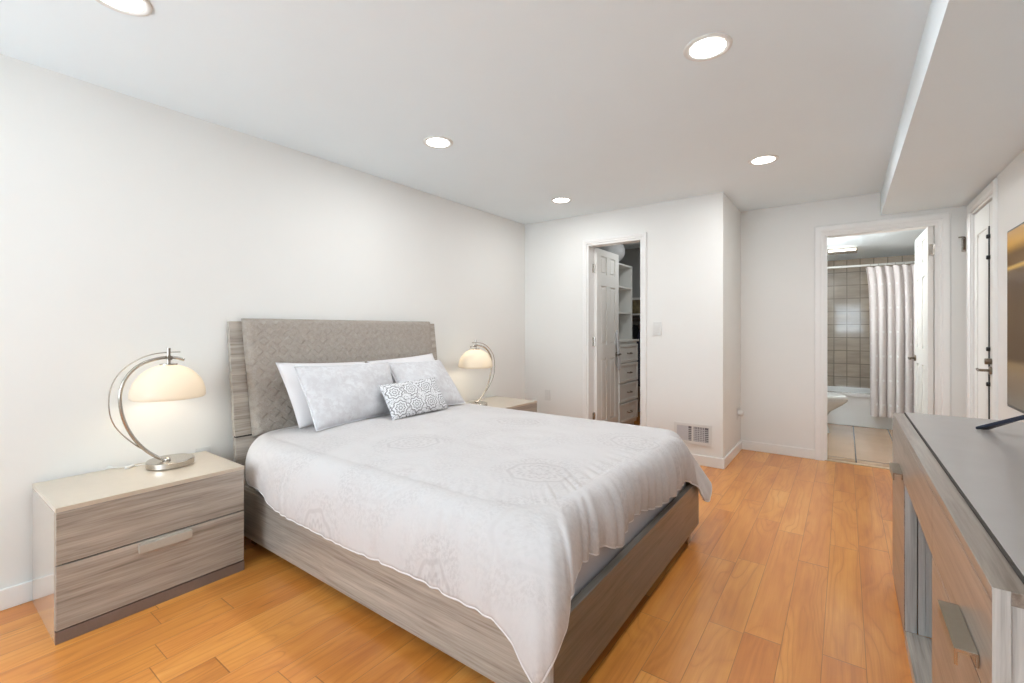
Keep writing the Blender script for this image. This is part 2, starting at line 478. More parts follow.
bm = B(); box(bm, XL - .1, XL, REAR_Y - .1, 6.35, 0, CEIL_Z); struct('wall_left', bm, M['wall'])
bm = B()
box(bm, XL, CLO[0], YC, YC + .11, 0, CEIL_Z); box(bm, CLO[1], XN, YC, YC + .11, 0, CEIL_Z); box(bm, CLO[0], CLO[1], YC, YC + .11, CLO[2], CEIL_Z)
bmesh.ops.remove_doubles(bm, verts=bm.verts, dist=1e-4)
struct('wall_closet', bm, M['wall'])
bm = B(); box(bm, XN - .1, XN, YC + .11, YB + .06, 0, CEIL_Z); struct('wall_nook', bm, M['wall'])
bm = B()
box(bm, XN, BAT[0], YB, YB + .12, 0, CEIL_Z); box(bm, BAT[1], XR + .4, YB, YB + .12, 0, CEIL_Z); box(bm, BAT[0], BAT[1], YB, YB + .12, BAT[2], CEIL_Z)
struct('wall_bathroom', bm, M['wall'])
DR = (4.15, 4.81, 2.055)         # door in the right wall
bm = B()
box(bm, XR, XR + .12, REAR_Y - .1, DR[0], 0, CEIL_Z); box(bm, XR, XR + .12, DR[1], YB, 0, CEIL_Z); box(bm, XR, XR + .12, DR[0], DR[1], DR[2], CEIL_Z)
struct('wall_right', bm, M['wall'])
bm = B()
xs = sorted([XL - .1, XR + .1] + [w[0] for w in WINS] + [w[1] for w in WINS])
for i in range(len(xs) - 1):
    a, b = xs[i], xs[i + 1]
    w = [q for q in WINS if abs(q[0] - a) < 1e-6]
    if w:
        box(bm, a, b, REAR_Y - .12, REAR_Y, 0, w[0][2]); box(bm, a, b, REAR_Y - .12, REAR_Y, w[0][3], CEIL_Z)
    else: box(bm, a, b, REAR_Y - .12, REAR_Y, 0, CEIL_Z)
struct('wall_rear', bm, M['wall'])
for i, (a, b, c, d) in enumerate(WINS):
    bm = B(); s = .045
    box(bm, a, a + s, REAR_Y - .09, REAR_Y - .03, c, d); box(bm, b - s, b, REAR_Y - .09, REAR_Y - .03, c, d)
    box(bm, a + s, b - s, REAR_Y - .09, REAR_Y - .03, c, c + s); box(bm, a + s, b - s, REAR_Y - .09, REAR_Y - .03, d - s, d)
    box(bm, a + s, b - s, REAR_Y - .08, REAR_Y - .04, (c + d) / 2 - .02, (c + d) / 2 + .02)
    wn = struct('window_%d' % (i + 1), bm, M['trim'], bevel=.003)
    bm = B(); t_ = .07
    box(bm, a - t_, a, REAR_Y, REAR_Y + .015, c - t_, d + t_); box(bm, b, b + t_, REAR_Y, REAR_Y + .015, c - t_, d + t_)
    box(bm, a, b, REAR_Y, REAR_Y + .015, d, d + t_); box(bm, a, b, REAR_Y, REAR_Y + .03, c - t_, c)
    obj('window_casing', bm, M['trim'], wn)
    bm = B(); box(bm, a + s, b - s, REAR_Y - .062, REAR_Y - .058, c + s, d - s); obj('pane', bm, M['pane'], wn)
# closet + bathroom inner walls
bm = B(); box(bm, XL, XN - .1, 6.30, 6.40, 0, CEIL_Z); struct('wall_closet_back', bm, M['closetwall'])
bm = B(); box(bm, XN - .1, XN, YB + .06, TILEY + .1, 0, CEIL_Z); struct('wall_bathroom_left', bm, M['bathwall'])
bm = B(); box(bm, 1.05, 1.15, YB + .12, TILEY + .1, 0, CEIL_Z); struct('wall_bathroom_right', bm, M['bathwall'])
bm = B(); box(bm, XN, 1.05, TILEY, TILEY + .1, 0, 2.12); struct('wall_shower', bm, M['tile_wall'])

# baseboards
def baseboard(name, segs):
    bm = B()
    for (x0, x1, y0, y1) in segs:
        box(bm, x0, x1, y0, y1, 0, .088)
    # quarter round
    struct(name, bm, M['trim'], bevel=.004)
bt = .014
baseboard('baseboard_left', [(XL, XL + bt, REAR_Y, YC)])
baseboard('baseboard_closet', [(XL + bt, CLO[0] - .075, YC - bt, YC), (CLO[1] + .075, XN + bt, YC - bt, YC)])
baseboard('baseboard_nook', [(XN, XN + bt, YC, YB - bt)])
baseboard('baseboard_bathroom', [(XN, BAT[0] - .07, YB - bt, YB), (BAT[1] + .08, XR, YB - bt, YB)])
baseboard('baseboard_right', [(XR - bt, XR, REAR_Y, DR[0] - .075)])
baseboard('baseboard_rear', [(XL + bt, XR - bt, REAR_Y, REAR_Y + bt)])
# casings: one mitred profile swept round the opening
PROFILE = [(0, 0), (0, .010), (.12, .013), (.30, .012), (.42, .017), (.86, .019), (.95, .015), (1, .006), (1, 0)]
def casing(bm, fn, a, b, top, w, w_top=None):
    """fn(along, depth, z) -> point; opening a..b, 0..top"""
    wt = w_top or w; rows = []
    for (o, d) in PROFILE:
        o1 = o * w; o2 = o * wt
        rows.append([bm.verts.new(fn(*q)) for q in ((a - o1, d, 0), (a - o1, d, top + o2), (b + o1, d, top + o2), (b + o1, d, 0))])
    for p, q in zip(rows, rows[1:]):
        for k in range(3): bm.faces.new((p[k], p[k + 1], q[k + 1], q[k]))
    n = len(rows)
    bm.faces.new([rows[k][0] for k in range(n)]); bm.faces.new([rows[k][3] for k in range(n)][::-1])
def jamb(bm, fn, a, b, top, depth, t=.018):
    box_pts = ((a, a + t, 0, top), (b - t, b, 0, top), (a + t, b - t, top - t, top))
    for (p, q, z0, z1) in box_pts:
        vs = [bm.verts.new(fn(u, -v, z)) for u in (p, q) for v in (-.0005, depth) for z in (z0, z1)]
        for f in ((0, 1, 3, 2), (4, 6, 7, 5), (0, 4, 5, 1), (2, 3, 7, 6), (0, 2, 6, 4), (1, 5, 7, 3)): bm.faces.new([vs[i] for i in f])
for nm, (a, b, t), y, w in (('trim_closet', CLO, YC, .045), ('trim_bathroom', BAT, YB, .075)):
    bm = B(); fn = lambda u, d, z, y=y: (u, y - d, z)
    casing(bm, fn, a, b, t, w); jamb(bm, fn, a, b, t, .125)
    struct(nm, bm, M['trim'])
bm = B(); fn = lambda u, d, z: (XR - d, u, z)
casing(bm, fn, DR[0], DR[1], DR[2], .07, .07); jamb(bm, fn, DR[0], DR[1], DR[2], .1, .015)
struct('trim_right_door', bm, M['trim'])

# ---------------------------------------------------------------- panel doors
def panel_leaf(w, h, t, cols=2, rows=((.20, .86), (1.00, 1.62), (1.74, 1.93))):
    """six panel leaf in local x (width) / y (thickness) / z"""
    bm = B(); rl = .011
    box(bm, 0, w, rl, t - rl, 0, h)
    st = .105 * w / .6; mid = .085 * w / .6
    pw = (w - 2 * st - (cols - 1) * mid) / cols
    xs = [(st + i * (pw + mid), st + i * (pw + mid) + pw) for i in range(cols)]
    for (ya, yb) in ((0, rl), (t - rl, t)):
        box(bm, 0, st, ya, yb, 0, h); box(bm, w - st, w, ya, yb, 0, h)
        for i in range(cols - 1): box(bm, xs[i][1], xs[i + 1][0], ya, yb, 0, h)
        zs = [0] + [q for r in rows for q in r] + [h]
        for k in range(0, len(zs), 2):
            for (xa, xb) in xs: box(bm, xa, xb, ya, yb, zs[k], zs[k + 1])
        for (za, zb) in rows:
            for (xa, xb) in xs:
                g = .018; e = .012
                y_in, y_out = (rl, .003) if ya == 0 else (t - rl, t - .003)
                a = [bm.verts.new(q) for q in ((xa + g, y_in, za + g), (xb - g, y_in, za + g), (xb - g, y_in, zb - g), (xa + g, y_in, zb - g))]
                b = [bm.verts.new(q) for q in ((xa + g + e, y_out, za + g + e), (xb - g - e, y_out, za + g + e), (xb - g - e, y_out, zb - g - e), (xa + g + e, y_out, zb - g - e))]
                bm.faces.new(b)
                for k in range(4): bm.faces.new((a[k], a[(k + 1) % 4], b[(k + 1) % 4], b[k]))
    return bm
def place(bm, loc, rz):
    bmesh.ops.transform(bm, matrix=Matrix.Translation(loc) @ Matrix.Rotation(rz, 4, 'Z'), verts=bm.verts); return bm
def lever(bm, p, d, out):
    """rose + lever, p on the door face, d lever direction, out face normal"""
    p, d, out = Vector(p), Vector(d), Vector(out)
    tube(bm, [p, p + out * .012], .027, 20)
    tube(bm, [p, p + out * .05], .009, 10)
    tube(bm, catmull([p + out * .05, p + out * .052 + d * .03, p + out * .05 + d * .07 + Vector((0, 0, -.006)), p + out * .048 + d * .115], 4), .0085, 10)
def hinge(bm, p, out, side):
    p, out, side = Vector(p), Vector(out), Vector(side)
    tube(bm, [p + Vector((0, 0, -.045)), p + Vector((0, 0, .045))], .007, 10)

# closet door: hinged at the left jamb, opened into the closet
CDH = (-2.050, YC + .125)
dA = math.radians(90.5)
d1 = obj('door_1', place(panel_leaf(.565, 2.0, .035), (CDH[0], CDH[1], .012), dA), M['door'], kind='structure')
c, s = math.cos(dA), math.sin(dA)
bm = B(); pF = Vector((CDH[0], CDH[1], 0)) + Vector((c, s, 0)) * .505
lever(bm, (pF.x, pF.y, .90), (-c, -s, 0), (s, -c, 0)); lever(bm, (pF.x - .035 * s, pF.y + .035 * c, .90), (-c, -s, 0), (-s, c, 0))
obj('door_handle', bm, M['bronze'], d1, smooth=True)
for z in (.28, 1.05, 1.80):
    bm = B(); tube(bm, [(-2.074, YC + .117, z - .045), (-2.074, YC + .117, z + .045)], .008, 10); box(bm, -2.082, -2.079, YC + .085, YC + .12, z - .045, z + .045)
    obj('hinge', bm, M['nickel'], d1)
# bathroom door: hinged at the right jamb, opened into the bathroom
BDH = (.578, YB + .03)
bA = math.radians(91.0)
d2 = obj('door_2', place(panel_leaf(.72, 2.0, .035), (BDH[0], BDH[1], .012), bA), M['door'], kind='structure')
c, s = math.cos(bA), math.sin(bA)
pF = Vector((BDH[0] - .035 * s, BDH[1] + .035 * c, 0)) + Vector((c, s, 0)) * .655
bm = B(); lever(bm, (pF.x, pF.y, .91), (-c, -s, 0), (-s, c, 0)); obj('door_handle', bm, M['bronze'], d2, smooth=True)
for z in (.25, 1.82):
    bm = B(); tube(bm, [(.582, YB + .022, z - .045), (.582, YB + .022, z + .045)], .008, 10); box(bm, .548, .579, YB + .027, YB + .0295, z - .045, z + .045); box(bm, .580, .583, YB + .01, YB + .06, z - .045, z + .045)
    obj('hinge', bm, M['nickel'], d2)
# right wall door: narrow leaf, dark strip for the shaded gap, fixed stile with hardware
w3 = DR[1] - .015 - 4.36
d3 = obj('door_3', place(panel_leaf(w3, 2.02, .035, cols=1, rows=((.20, 1.86),)), (XR + .035 + .012, 4.36, .012), math.radians(90)), M['door'], kind='structure')
bm = B(); box(bm, XR + .012, XR + .047, DR[0] + .017, 4.345, .012, 2.03); obj('fixed_stile', bm, M['door'], d3, bevel=.003)
bm = B(); box(bm, XR + .006, XR + .03, 4.345, 4.358, .012, 1.87); obj('gap_shade_strip', bm, M['black'], d3)  # black strip painted in for the shade beside the leaf edge
bm = B(); box(bm, XR + .05, XR + .055, 4.17, 4.79, .012, 2.03); obj('backing', bm, M['door'], d3)
bm = B(); lever(bm, (XR + .012, 4.30, .905), (0, 1, 0), (-1, 0, 0)); tube(bm, [(XR + .012, 4.30, .965), (XR - .02, 4.30, .965)], .02, 16)
obj('door_handle', bm, M['bronze'], d3, smooth=True)
for z in (1.80, 1.66, 1.045, .81):
    bm = B(); tube(bm, [(XR + .012, 4.345, z), (XR - .005, 4.345, z)], [.018, .013], 14); obj('bolt', bm, M['black'], d3, smooth=True)

# ---------------------------------------------------------------- ceiling lights
spots = [(-.455, 1.98), (-2.03, 2.00), (-2.05, 3.55), (-.45, 3.52), (-2.04, .47), (-.455, .45), (-2.04, -1.05), (-.455, -1.05)]
lab = ['recessed round ceiling light above the foot of the bed, beside the boxed soffit',
       'recessed round ceiling light above the pillow end of the bed, midway along the room',
       'recessed round ceiling light closest to the closet doorway and far left corner',
       'recessed round ceiling light in front of the nook before the bathroom door',
       'recessed round ceiling light cut by the top edge above the left nightstand']
ROOT = None
for i, (x, y) in enumerate(spots[:5] + spots[5:]):
    if i == 0:
        r0 = thing('recessed_light', lab[0], 'ceiling light', (x, y, CEIL_Z), 'recessed ceiling lights')
        bm = B(); lathe(bm, [(.069, 0), (.069, -.004), (.086, -.006), (.092, -.004), (.093, 0)], (x, y, CEIL_Z), 48)
        obj('trim_ring', bm, M['plastic'], r0, smooth=True)
        bm = B(); lathe(bm, [(.0695, -.003), (.05, -.0045), (.001, -.005)], (x, y, CEIL_Z), 48, capt=True)
        obj('diffuser', bm, M['lit_disc'], r0, smooth=True)
        r = r0
    else:
        r = copy_tree(r0); r.location = (x, y, CEIL_Z)
        r['label'] = lab[i] if i < 5 else 'recessed round ceiling light behind the camera, out of the picture'
    area_light('downlight', (x, y, CEIL_Z - .012), (0, 0, 0), .14, .14, DOWN_POWER * (.15 if y < 1 else 1.0 if y < 3 else .66 if x < -1 else 1.35), (.95, .975, 1.0), 'DISK')

# ---------------------------------------------------------------- bed
RX0, RX1, RY0, RY1, RZ0, RZ1 = -2.72, -.68, 1.134, 2.75, .057, .31
bed = thing('bed', 'grey woodgrain platform bed with padded taupe headboard against the left wall', 'bed', (-1.7, 1.94, 0))
bm = B(); box(bm, RX0, RX1 - .03, RY0, RY0 + .03, RZ0, RZ1); obj('side_rail', bm, M['wood_x'], bed, bevel=.002)
bm = B(); box(bm, RX0, RX1 - .03, RY1 - .03, RY1, RZ0, RZ1); obj('side_rail', bm, M['wood_x'], bed, bevel=.002)
bm = B(); box(bm, RX1 - .03, RX1, RY0 + .0, RY1, RZ0, RZ1); obj('footboard', bm, M['wood_shaded'], bed, bevel=.002)
bm = B(); box(bm, RX1 - .0305, RX1 - .0005, RY0 - .002, RY0, RZ0, RZ1); obj('corner_strip', bm, M['wood_z'], bed)
bm = B(); box(bm, RX0, RX1 - .03, RY0 + .03, RY1 - .03, .18, .205); obj('slat_base', bm, M['gap'], bed)
bm = B(); box(bm, RX0 + .1, RX1 - .20, RY0 + .06, RY1 - .30, 0, .18); obj('base_plinth_shade_block', bm, M['gap'], bed)  # dark block added for the shadow under the rails
for (x, y) in ((RX1 - .03, RY0 + .16), (RX1 - .03, RY1 - .15), (RX0 + .1, RY0 + .06), (RX0 + .1, RY1 - .1)):
    bm = B(); box(bm, x - .02, x + .02, y - .02, y + .02, 0, RZ0 + .02); obj('leg', bm, M['nickel'], bed, bevel=.003)
# headboard leans back
def lean(bm, z0=0.4, x0=-2.73, slope=.127):
    for v in bm.verts:
        v.co.x += x0 - slope * (v.co.z - z0)
HB0, HB1 = 1.14, 2.748
bm = B(); box(bm, -.035, 0, HB0, HB1, .10, .568); lean(bm); obj('headboard_lower_panel', bm, M['wood_y'], bed, bevel=.002)
bm = B(); box(bm, -.035, 0, HB0, HB1, .577, 1.225); lean(bm); obj('headboard_upper_panel', bm, M['wood_y'], bed, bevel=.002)
bm = B(); box(bm, -.03, -.004, HB0 + .003, HB1 - .003, .56, .585); lean(bm); obj('panel_gap', bm, M['gap'], bed)
# pad with soft edges and quilting bulge
bm = B(); ny, nz = 90, 40; y0, y1, z0, z1 = 1.205, 2.672, .565, 1.242
grid = []
for j in range(nz + 1):
    row = []
    for i in range(ny + 1):
        u, v = i / ny, j / nz
        uu = (y1 - y0) * min(u, 1 - u); vv = (z1 - z0) * min(v, 1 - v)
        d = min(uu, vv); r_ = .03
        k = math.sqrt(max(0, 1 - (1 - min(d / r_, 1)) ** 2))
        row.append(bm.verts.new((.022 + .032 * k, y0 + .022 * (1 - v) * (1 - 2 * u) + (y1 - y0) * u, z0 + (z1 - z0) * v)))
    grid.append(row)
for j in range(nz):
    for i in range(ny): bm.faces.new((grid[j][i], grid[j][i + 1], grid[j + 1][i + 1], grid[j + 1][i]))
rim = [grid[0][i] for i in range(ny + 1)] + [grid[j][ny] for j in range(1, nz + 1)] + [grid[nz][i] for i in range(ny - 1, -1, -1)] + [grid[j][0] for j in range(nz - 1, 0, -1)]
back = [bm.verts.new((.002, v.co.y, v.co.z)) for v in rim]
for k in range(len(rim)): bm.faces.new((rim[k], rim[(k + 1) % len(rim)], back[(k + 1) % len(rim)], back[k]))
bm.faces.new(back[::-1])
lean(bm); pad = obj('headboard_pad', bm, M['quilt'], bed, smooth=True); shade_auto(pad, 60)

# mattress
bm = B(); box(bm, -2.68, -.722, 1.20, 2.685, .206, .545)
mt = obj('mattress', bm, M['sheet'], None, bevel=.045, seg=5)
tag(mt, 'pale lilac grey mattress lying in the bed frame under the duvet', 'mattress')

# ---- duvet: rings from a centre line over the shoulder and down to a measured hem
sh = [  # shoulder (x, y), hem (x, y, z), wrinkle weight
    ((-2.66, 1.36), (-2.72, 1.30, .50), 0),
    ((-2.60, 1.27), (-2.62, 1.15, .42), 0),
    ((-2.50, 1.23), (-2.50, 1.095, .383), .1),
    ((-2.34, 1.22), (-2.37, 1.09, .372), .15),
    ((-2.20, 1.22), (-2.236, 1.087, .325), .2),
    ((-1.95, 1.22), (-1.956, 1.085, .308), .2),
    ((-1.66, 1.22), (-1.66, 1.085, .297), .2),
    ((-1.44, 1.22), (-1.44, 1.085, .308), .25),
    ((-1.26, 1.22), (-1.26, 1.085, .311), .3),
    ((-1.08, 1.22), (-1.05, 1.085, .303), .3),
    ((-.95, 1.235), (-.866, 1.08, .303), .35),
    ((-.90, 1.25), (-.789, 1.075, .270), .3),
    ((-.87, 1.265), (-.737, 1.07, .212), .2),
    ((-.855, 1.28), (-.695, 1.068, .185), .1),
    ((-.84, 1.295), (-.652, 1.10, .27), .1),
    ((-.825, 1.32), (-.648, 1.155, .335), .3),
    ((-.815, 1.35), (-.650, 1.185, .400), .6),
    ((-.805, 1.42), (-.700, 1.315, .385), 1),
    ((-.80, 1.48), (-.712, 1.395, .402), 1),
    ((-.80, 1.57), (-.712, 1.53, .397), 1),
    ((-.80, 1.66), (-.702, 1.63, .357), 1),
    ((-.80, 1.71), (-.705, 1.68, .372), 1),
    ((-.80, 1.80), (-.712, 1.79, .392), 1),
    ((-.80, 1.93), (-.71, 1.92, .390), 1),
    ((-.80, 2.08), (-.705, 2.075, .362), 1),
    ((-.80, 2.30), (-.70, 2.32, .356), 1),
    ((-.805, 2.48), (-.70, 2.56, .354), 1),
    ((-.81, 2.54), (-.664, 2.66, .30), .4),
    ((-.82, 2.58), (-.652, 2.745, .205), .1),
    ((-.84, 2.61), (-.635, 2.80, .19), .1),
    ((-.86, 2.63), (-.655, 2.86, .28), .4),
    ((-.92, 2.66), (-.80, 2.81, .33), .4),
    ((-1.05, 2.67), (-1.03, 2.80, .34), .3),
    ((-1.5, 2.67), (-1.5, 2.80, .32), .3),
    ((-2.1, 2.67), (-2.1, 2.80, .34), .2),
    ((-2.50, 2.66), (-2.50, 2.80, .38), .1),
    ((-2.60, 2.62), (-2.64, 2.75, .42), 0),
    ((-2.66, 2.52), (-2.72, 2.60, .50), 0),
    ((-2.67, 2.2), (-2.73, 2.2, .50), 0),
    ((-2.67, 1.7), (-2.73, 1.7, .50), 0)]
def resample(seq, step):
    """closed Catmull-Rom through the rows, uniform in hem arc length"""
    n = len(seq); rows = [list(a) + list(b) + [w] for a, b, w in seq]; out = []
    for i in range(n):
        p0, p1, p2, p3 = rows[i - 1], rows[i], rows[(i + 1) % n], rows[(i + 2) % n]
        L = math.dist(p1[2:5], p2[2:5]); k = max(2, int(L / step))
        L0 = math.dist(p0[2:5], p1[2:5]); L2 = math.dist(p2[2:5], p3[2:5])
        for j in range(k):
            s = j / k; r = []
            for q in range(6):
                m1 = (p2[q] - p0[q]) / (L0 + L) * L; m2 = (p3[q] - p1[q]) / (L + L2) * L
                h = (2 * s**3 - 3 * s * s + 1) * p1[q] + (s**3 - 2 * s * s + s) * m1 + (-2 * s**3 + 3 * s * s) * p2[q] + (s**3 - s * s) * m2
                r.append(h)
            out.append(r)
    return out
per = resample(sh, .011)
NP = len(per); TOPZ = .585
RIN, ROUT = 34, 44
def fold(p, ph, k):
    s_ = math.sin(k * .62 * p + ph + 2.6 * noise.noise(Vector((p * 4.2, ph, 0))))
    g_ = .55 + .9 * noise.noise(Vector((p * 6.0, 7 + ph, 0)))
    return (1 - s_ * s_ * 1.7) * g_
bm = B(); uvl = bm.loops.layers.uv.new('UVMap')
rings = []; arc = 0.0; arcs = []
for i in range(NP):
    arcs.append(arc); arc += math.dist(per[i][2:5], per[(i + 1) % NP][2:5])
uvof = {}
for ri in range(RIN + ROUT + 1):
    ring = []
    for i in range(NP):
        sx, sy, hx, hy, hz, w = per[i]
        cx_ = min(max(sx, -2.1), -1.4); cy_ = 1.94
        out = Vector((hx - sx, hy - sy, 0)); ol = out.length; out.normalize()
        if ri <= RIN:
            f = ri / RIN
            f2 = .02 + .98 * f
            x = cx_ + (sx - cx_) * f2; y = cy_ + (sy - cy_) * f2
            z = TOPZ + .034 * (1 - f2 ** 3)
            z += .007 * noise.noise(Vector((x * 3.2, y * 3.2, 0))) + .003 * noise.noise(Vector((x * 9, y * 9, 3)))
            # creases running in from the foot
            wr = w * smst(.80, 1.0, f2)
            z += wr * .007 * fold(arcs[i], 0, 62)
            if sx < -2.55: z -= .0
            p = Vector((x, y, z)); u, v = x, y
        else:
            t = (ri - RIN) / ROUT
            P0 = Vector((sx, sy, TOPZ)); P3 = Vector((hx, hy, hz))
            d = TOPZ - hz
            kc = smst(-.78, -.67, hx) * smst(2.60, 2.72, hy); kf = .72 - .45 * kc
            P1 = P0 + out * ol * kf + Vector((0, 0, .012)); P2 = Vector((hx, hy, hz + d * .72)) + out * .018
            P2 = P2.lerp(Vector((sx, sy, hz + d * .42)), .42 * kc)
            p = P0 * (1 - t) ** 3 + P1 * 3 * t * (1 - t) ** 2 + P2 * 3 * t * t * (1 - t) + P3 * t ** 3
            a = arcs[i]
            am = w * (.006 + .024 * t ** 1.1)
            dsp = am * (fold(a, 0, 62) * .75 + .22 * fold(a, 2.0, 95) * t) 
            dsp += .006 * noise.noise(Vector((p.x * 6, p.y * 6, p.z * 6))) * min(1, t * 3)
            # long diagonal drape folds at the near foot corner
            p += out * (dsp + .010 * w * math.sin(9 * a + 1.0) * t)
            u = sx + out.x * t * (d + ol * .6); v = sy + out.y * t * (d + ol * .6)
        vv = bm.verts.new(p); uvof[vv] = (u, v); ring.append(vv)
    rings.append(ring)
for a, b in zip(rings, rings[1:]):
    for k in range(NP): bm.faces.new((a[k], a[(k + 1) % NP], b[(k + 1) % NP], b[k]))
bm.faces.new(rings[0][::-1])
for f in bm.faces:
    for l in f.loops: l[uvl].uv = uvof[l.vert]
hem = [v.co.copy() for v in rings[-1]]
line2 = [rings[-6][k].co.copy() for k in range(NP)]
dv = obj('duvet', bm, M['duvet'], None, smooth=True, solid=.008)
tag(dv, 'white and pale grey medallion patterned duvet draped over the bed', 'duvet')
bm = B(); tube(bm, hem, .0052, 8, closed=True); obj('piping', bm, M['piping'], dv, smooth=True)

# ---- pillows: bilinear patch with thickness
def pillow(name, label, c4, th, mat, size, group=None, nu=36, nv=24, crump=.012, seed=0, piping=False):
    """c4 = bottom-left, bottom-right, top-right, top-left as seen from the foot"""
    c4 = [Vector(c) for c in c4]
    nrm = (c4[1] - c4[0]).cross(c4[3] - c4[0]).normalized()
    bm = B(); uvl = bm.loops.layers.uv.new('UVMap'); uvd = {}
    edge = {}
    def pt(u, v, s):
        # sides pull in between the ears
        pu = u + (-.016 if u > .5 else .016) * (abs(u - .5) * 2) ** 2 * (1 - (2 * v - 1) ** 2)
        pv = v + (-.022 if v > .5 else .022) * (abs(v - .5) * 2) ** 2 * (1 - (2 * u - 1) ** 2)
        p = (c4[0] * (1 - pu) + c4[1] * pu) * (1 - pv) + (c4[3] * (1 - pu) + c4[2] * pu) * pv
        k = (max(0, 1 - abs(2 * u - 1) ** 2.6) * max(0, 1 - abs(2 * v - 1) ** 2.6)) ** .55
        p = p + nrm * s * th / 2 * k
        p += nrm * s * crump * k * noise.noise(Vector((u * 4 + seed, v * 3, seed))) * 2
        return p
    for s in (1, -1):
        g = []
        for j in range(nv + 1):
            row = []
            for i in range(nu + 1):
                border = i in (0, nu) or j in (0, nv)
                if border and s == -1: row.append(edge[(i, j)])
                else:
                    vv = bm.verts.new(pt(i / nu, j / nv, s)); uvd[vv] = (i / nu * size[0], j / nv * size[1])
                    if border: edge[(i, j)] = vv
                    row.append(vv)
            g.append(row)
        for j in range(nv):
            for i in range(nu):
                q = (g[j][i], g[j][i + 1], g[j + 1][i + 1], g[j + 1][i])
                bm.faces.new(q if s == 1 else q[::-1])
    for f in bm.faces:
        for l in f.loops: l[uvl].uv = uvd[l.vert]
    rim = [edge[(i, 0)].co.copy() for i in range(nu)] + [edge[(nu, j)].co.copy() for j in range(nv)] + [edge[(i, nv)].co.copy() for i in range(nu, 0, -1)] + [edge[(0, j)].co.copy() for j in range(nv, 0, -1)]
    o = obj(name, bm, mat, None, smooth=True)
    tag(o, label, 'pillow', group)
    if piping:
        bm = B(); tube(bm, rim, .004, 6, closed=True); obj('piping', bm, M['piping'], o, smooth=True)
    return o
pillow('pillow', 'plain white pillow behind the larger grey sham, left side of the bed',
       [(-2.50, 1.37, .615), (-2.53, 2.00, .615), (-2.70, 1.95, .955), (-2.68, 1.325, .985)], .13, M['pillow'], (.66, .42), 'white bed pillows', seed=1)
pillow('pillow', 'plain white pillow behind the grey sham on the far side of the bed',
       [(-2.50, 2.02, .615), (-2.52, 2.62, .615), (-2.69, 2.585, .985), (-2.70, 1.97, .955)], .13, M['pillow'], (.66, .42), 'white bed pillows', seed=2)
pillow('pillow_sham', 'large pale grey patterned sham leaning on the near white pillow',
       [(-2.355, 1.39, .617), (-2.41, 2.03, .625), (-2.545, 2.03, .955), (-2.555, 1.365, .965)], .135, M['sham'], (.68, .40), 'grey patterned shams', seed=3, piping=True)
pillow('pillow_sham', 'pale grey patterned sham on the far side behind the small filigree cushion',
       [(-2.35, 2.05, .625), (-2.36, 2.615, .61), (-2.58, 2.56, .935), (-2.585, 2.045, .945)], .135, M['sham'], (.62, .40), 'grey patterned shams', seed=4, piping=True)
cu = pillow('cushion', 'small oblong white cushion with grey filigree print in front of the shams',
       [(-2.215, 1.80, .624), (-2.235, 2.305, .627), (-2.375, 2.305, .835), (-2.375, 1.815, .827)], .10, M['filigree'], (.44, .26), None, seed=5, crump=.006)
cu['category'] = 'cushion'

# ---------------------------------------------------------------- nightstands
def make_nightstand(x0, x1, y0, y1, zt, label, grp):
    t = thing('nightstand', label, 'nightstand', (x1, (y0 + y1) / 2, 0), grp)
    bm = B()
    box(bm, x0, x1 - .02, y0, y0 + .02, .0, zt - .018); box(bm, x0, x1 - .02, y1 - .02, y1, .0, zt - .018)
    box(bm, x0, x0 + .02, y0 + .02, y1 - .02, .0, zt - .018); box(bm, x0 + .02, x1 - .03, y0 + .02, y1 - .02, .03, .05)
    obj('body', bm, M['gloss_side'], t, bevel=.0015)
    bm = B(); box(bm, x0, x1, y0, y1, zt - .018, zt); obj('top', bm, M['cream_top'], t, bevel=.0015)
    bm = B(); box(bm, x1 - .02, x1, y0, y1, 0, .045); obj('plinth', bm, M['plinth'], t, bevel=.001)
    bm = B(); box(bm, x1 - .028, x1 - .012, y0 + .02, y1 - .02, .04, zt - .016); obj('carcass_front', bm, M['gap'], t)
    for (za, zb, h) in ((.050, .290, True), (.2955, zt - .0185, False)):
        bm = B(); box(bm, x1 - .018, x1, y0 + .002, y1 - .002, za, zb); d = obj('drawer', bm, M['wood_y'], t, bevel=.0015)
        if h:
            ym = (y0 + y1) / 2 + .01
            bm = B(); box(bm, x1 + .012, x1 + .018, ym - .095, ym + .095, .247, .277); box(bm, x1, x1 + .018, ym - .095, ym + .095, .277, .281)
            box(bm, x1, x1 + .014, ym - .095, ym - .09, .25, .278); box(bm, x1, x1 + .014, ym + .09, ym + .095, .25, .278)
            obj('handle', bm, M['handle_taupe'], d, bevel=.001)
    return t
make_nightstand(-2.84, -2.375, .363, 1.025, .51, 'grey woodgrain two drawer nightstand with cream top at left of the bed', 'nightstands')
make_nightstand(-2.84, -2.34, 2.955, 3.60, .505, 'grey woodgrain nightstand beyond the bed near the closet wall', 'nightstands')

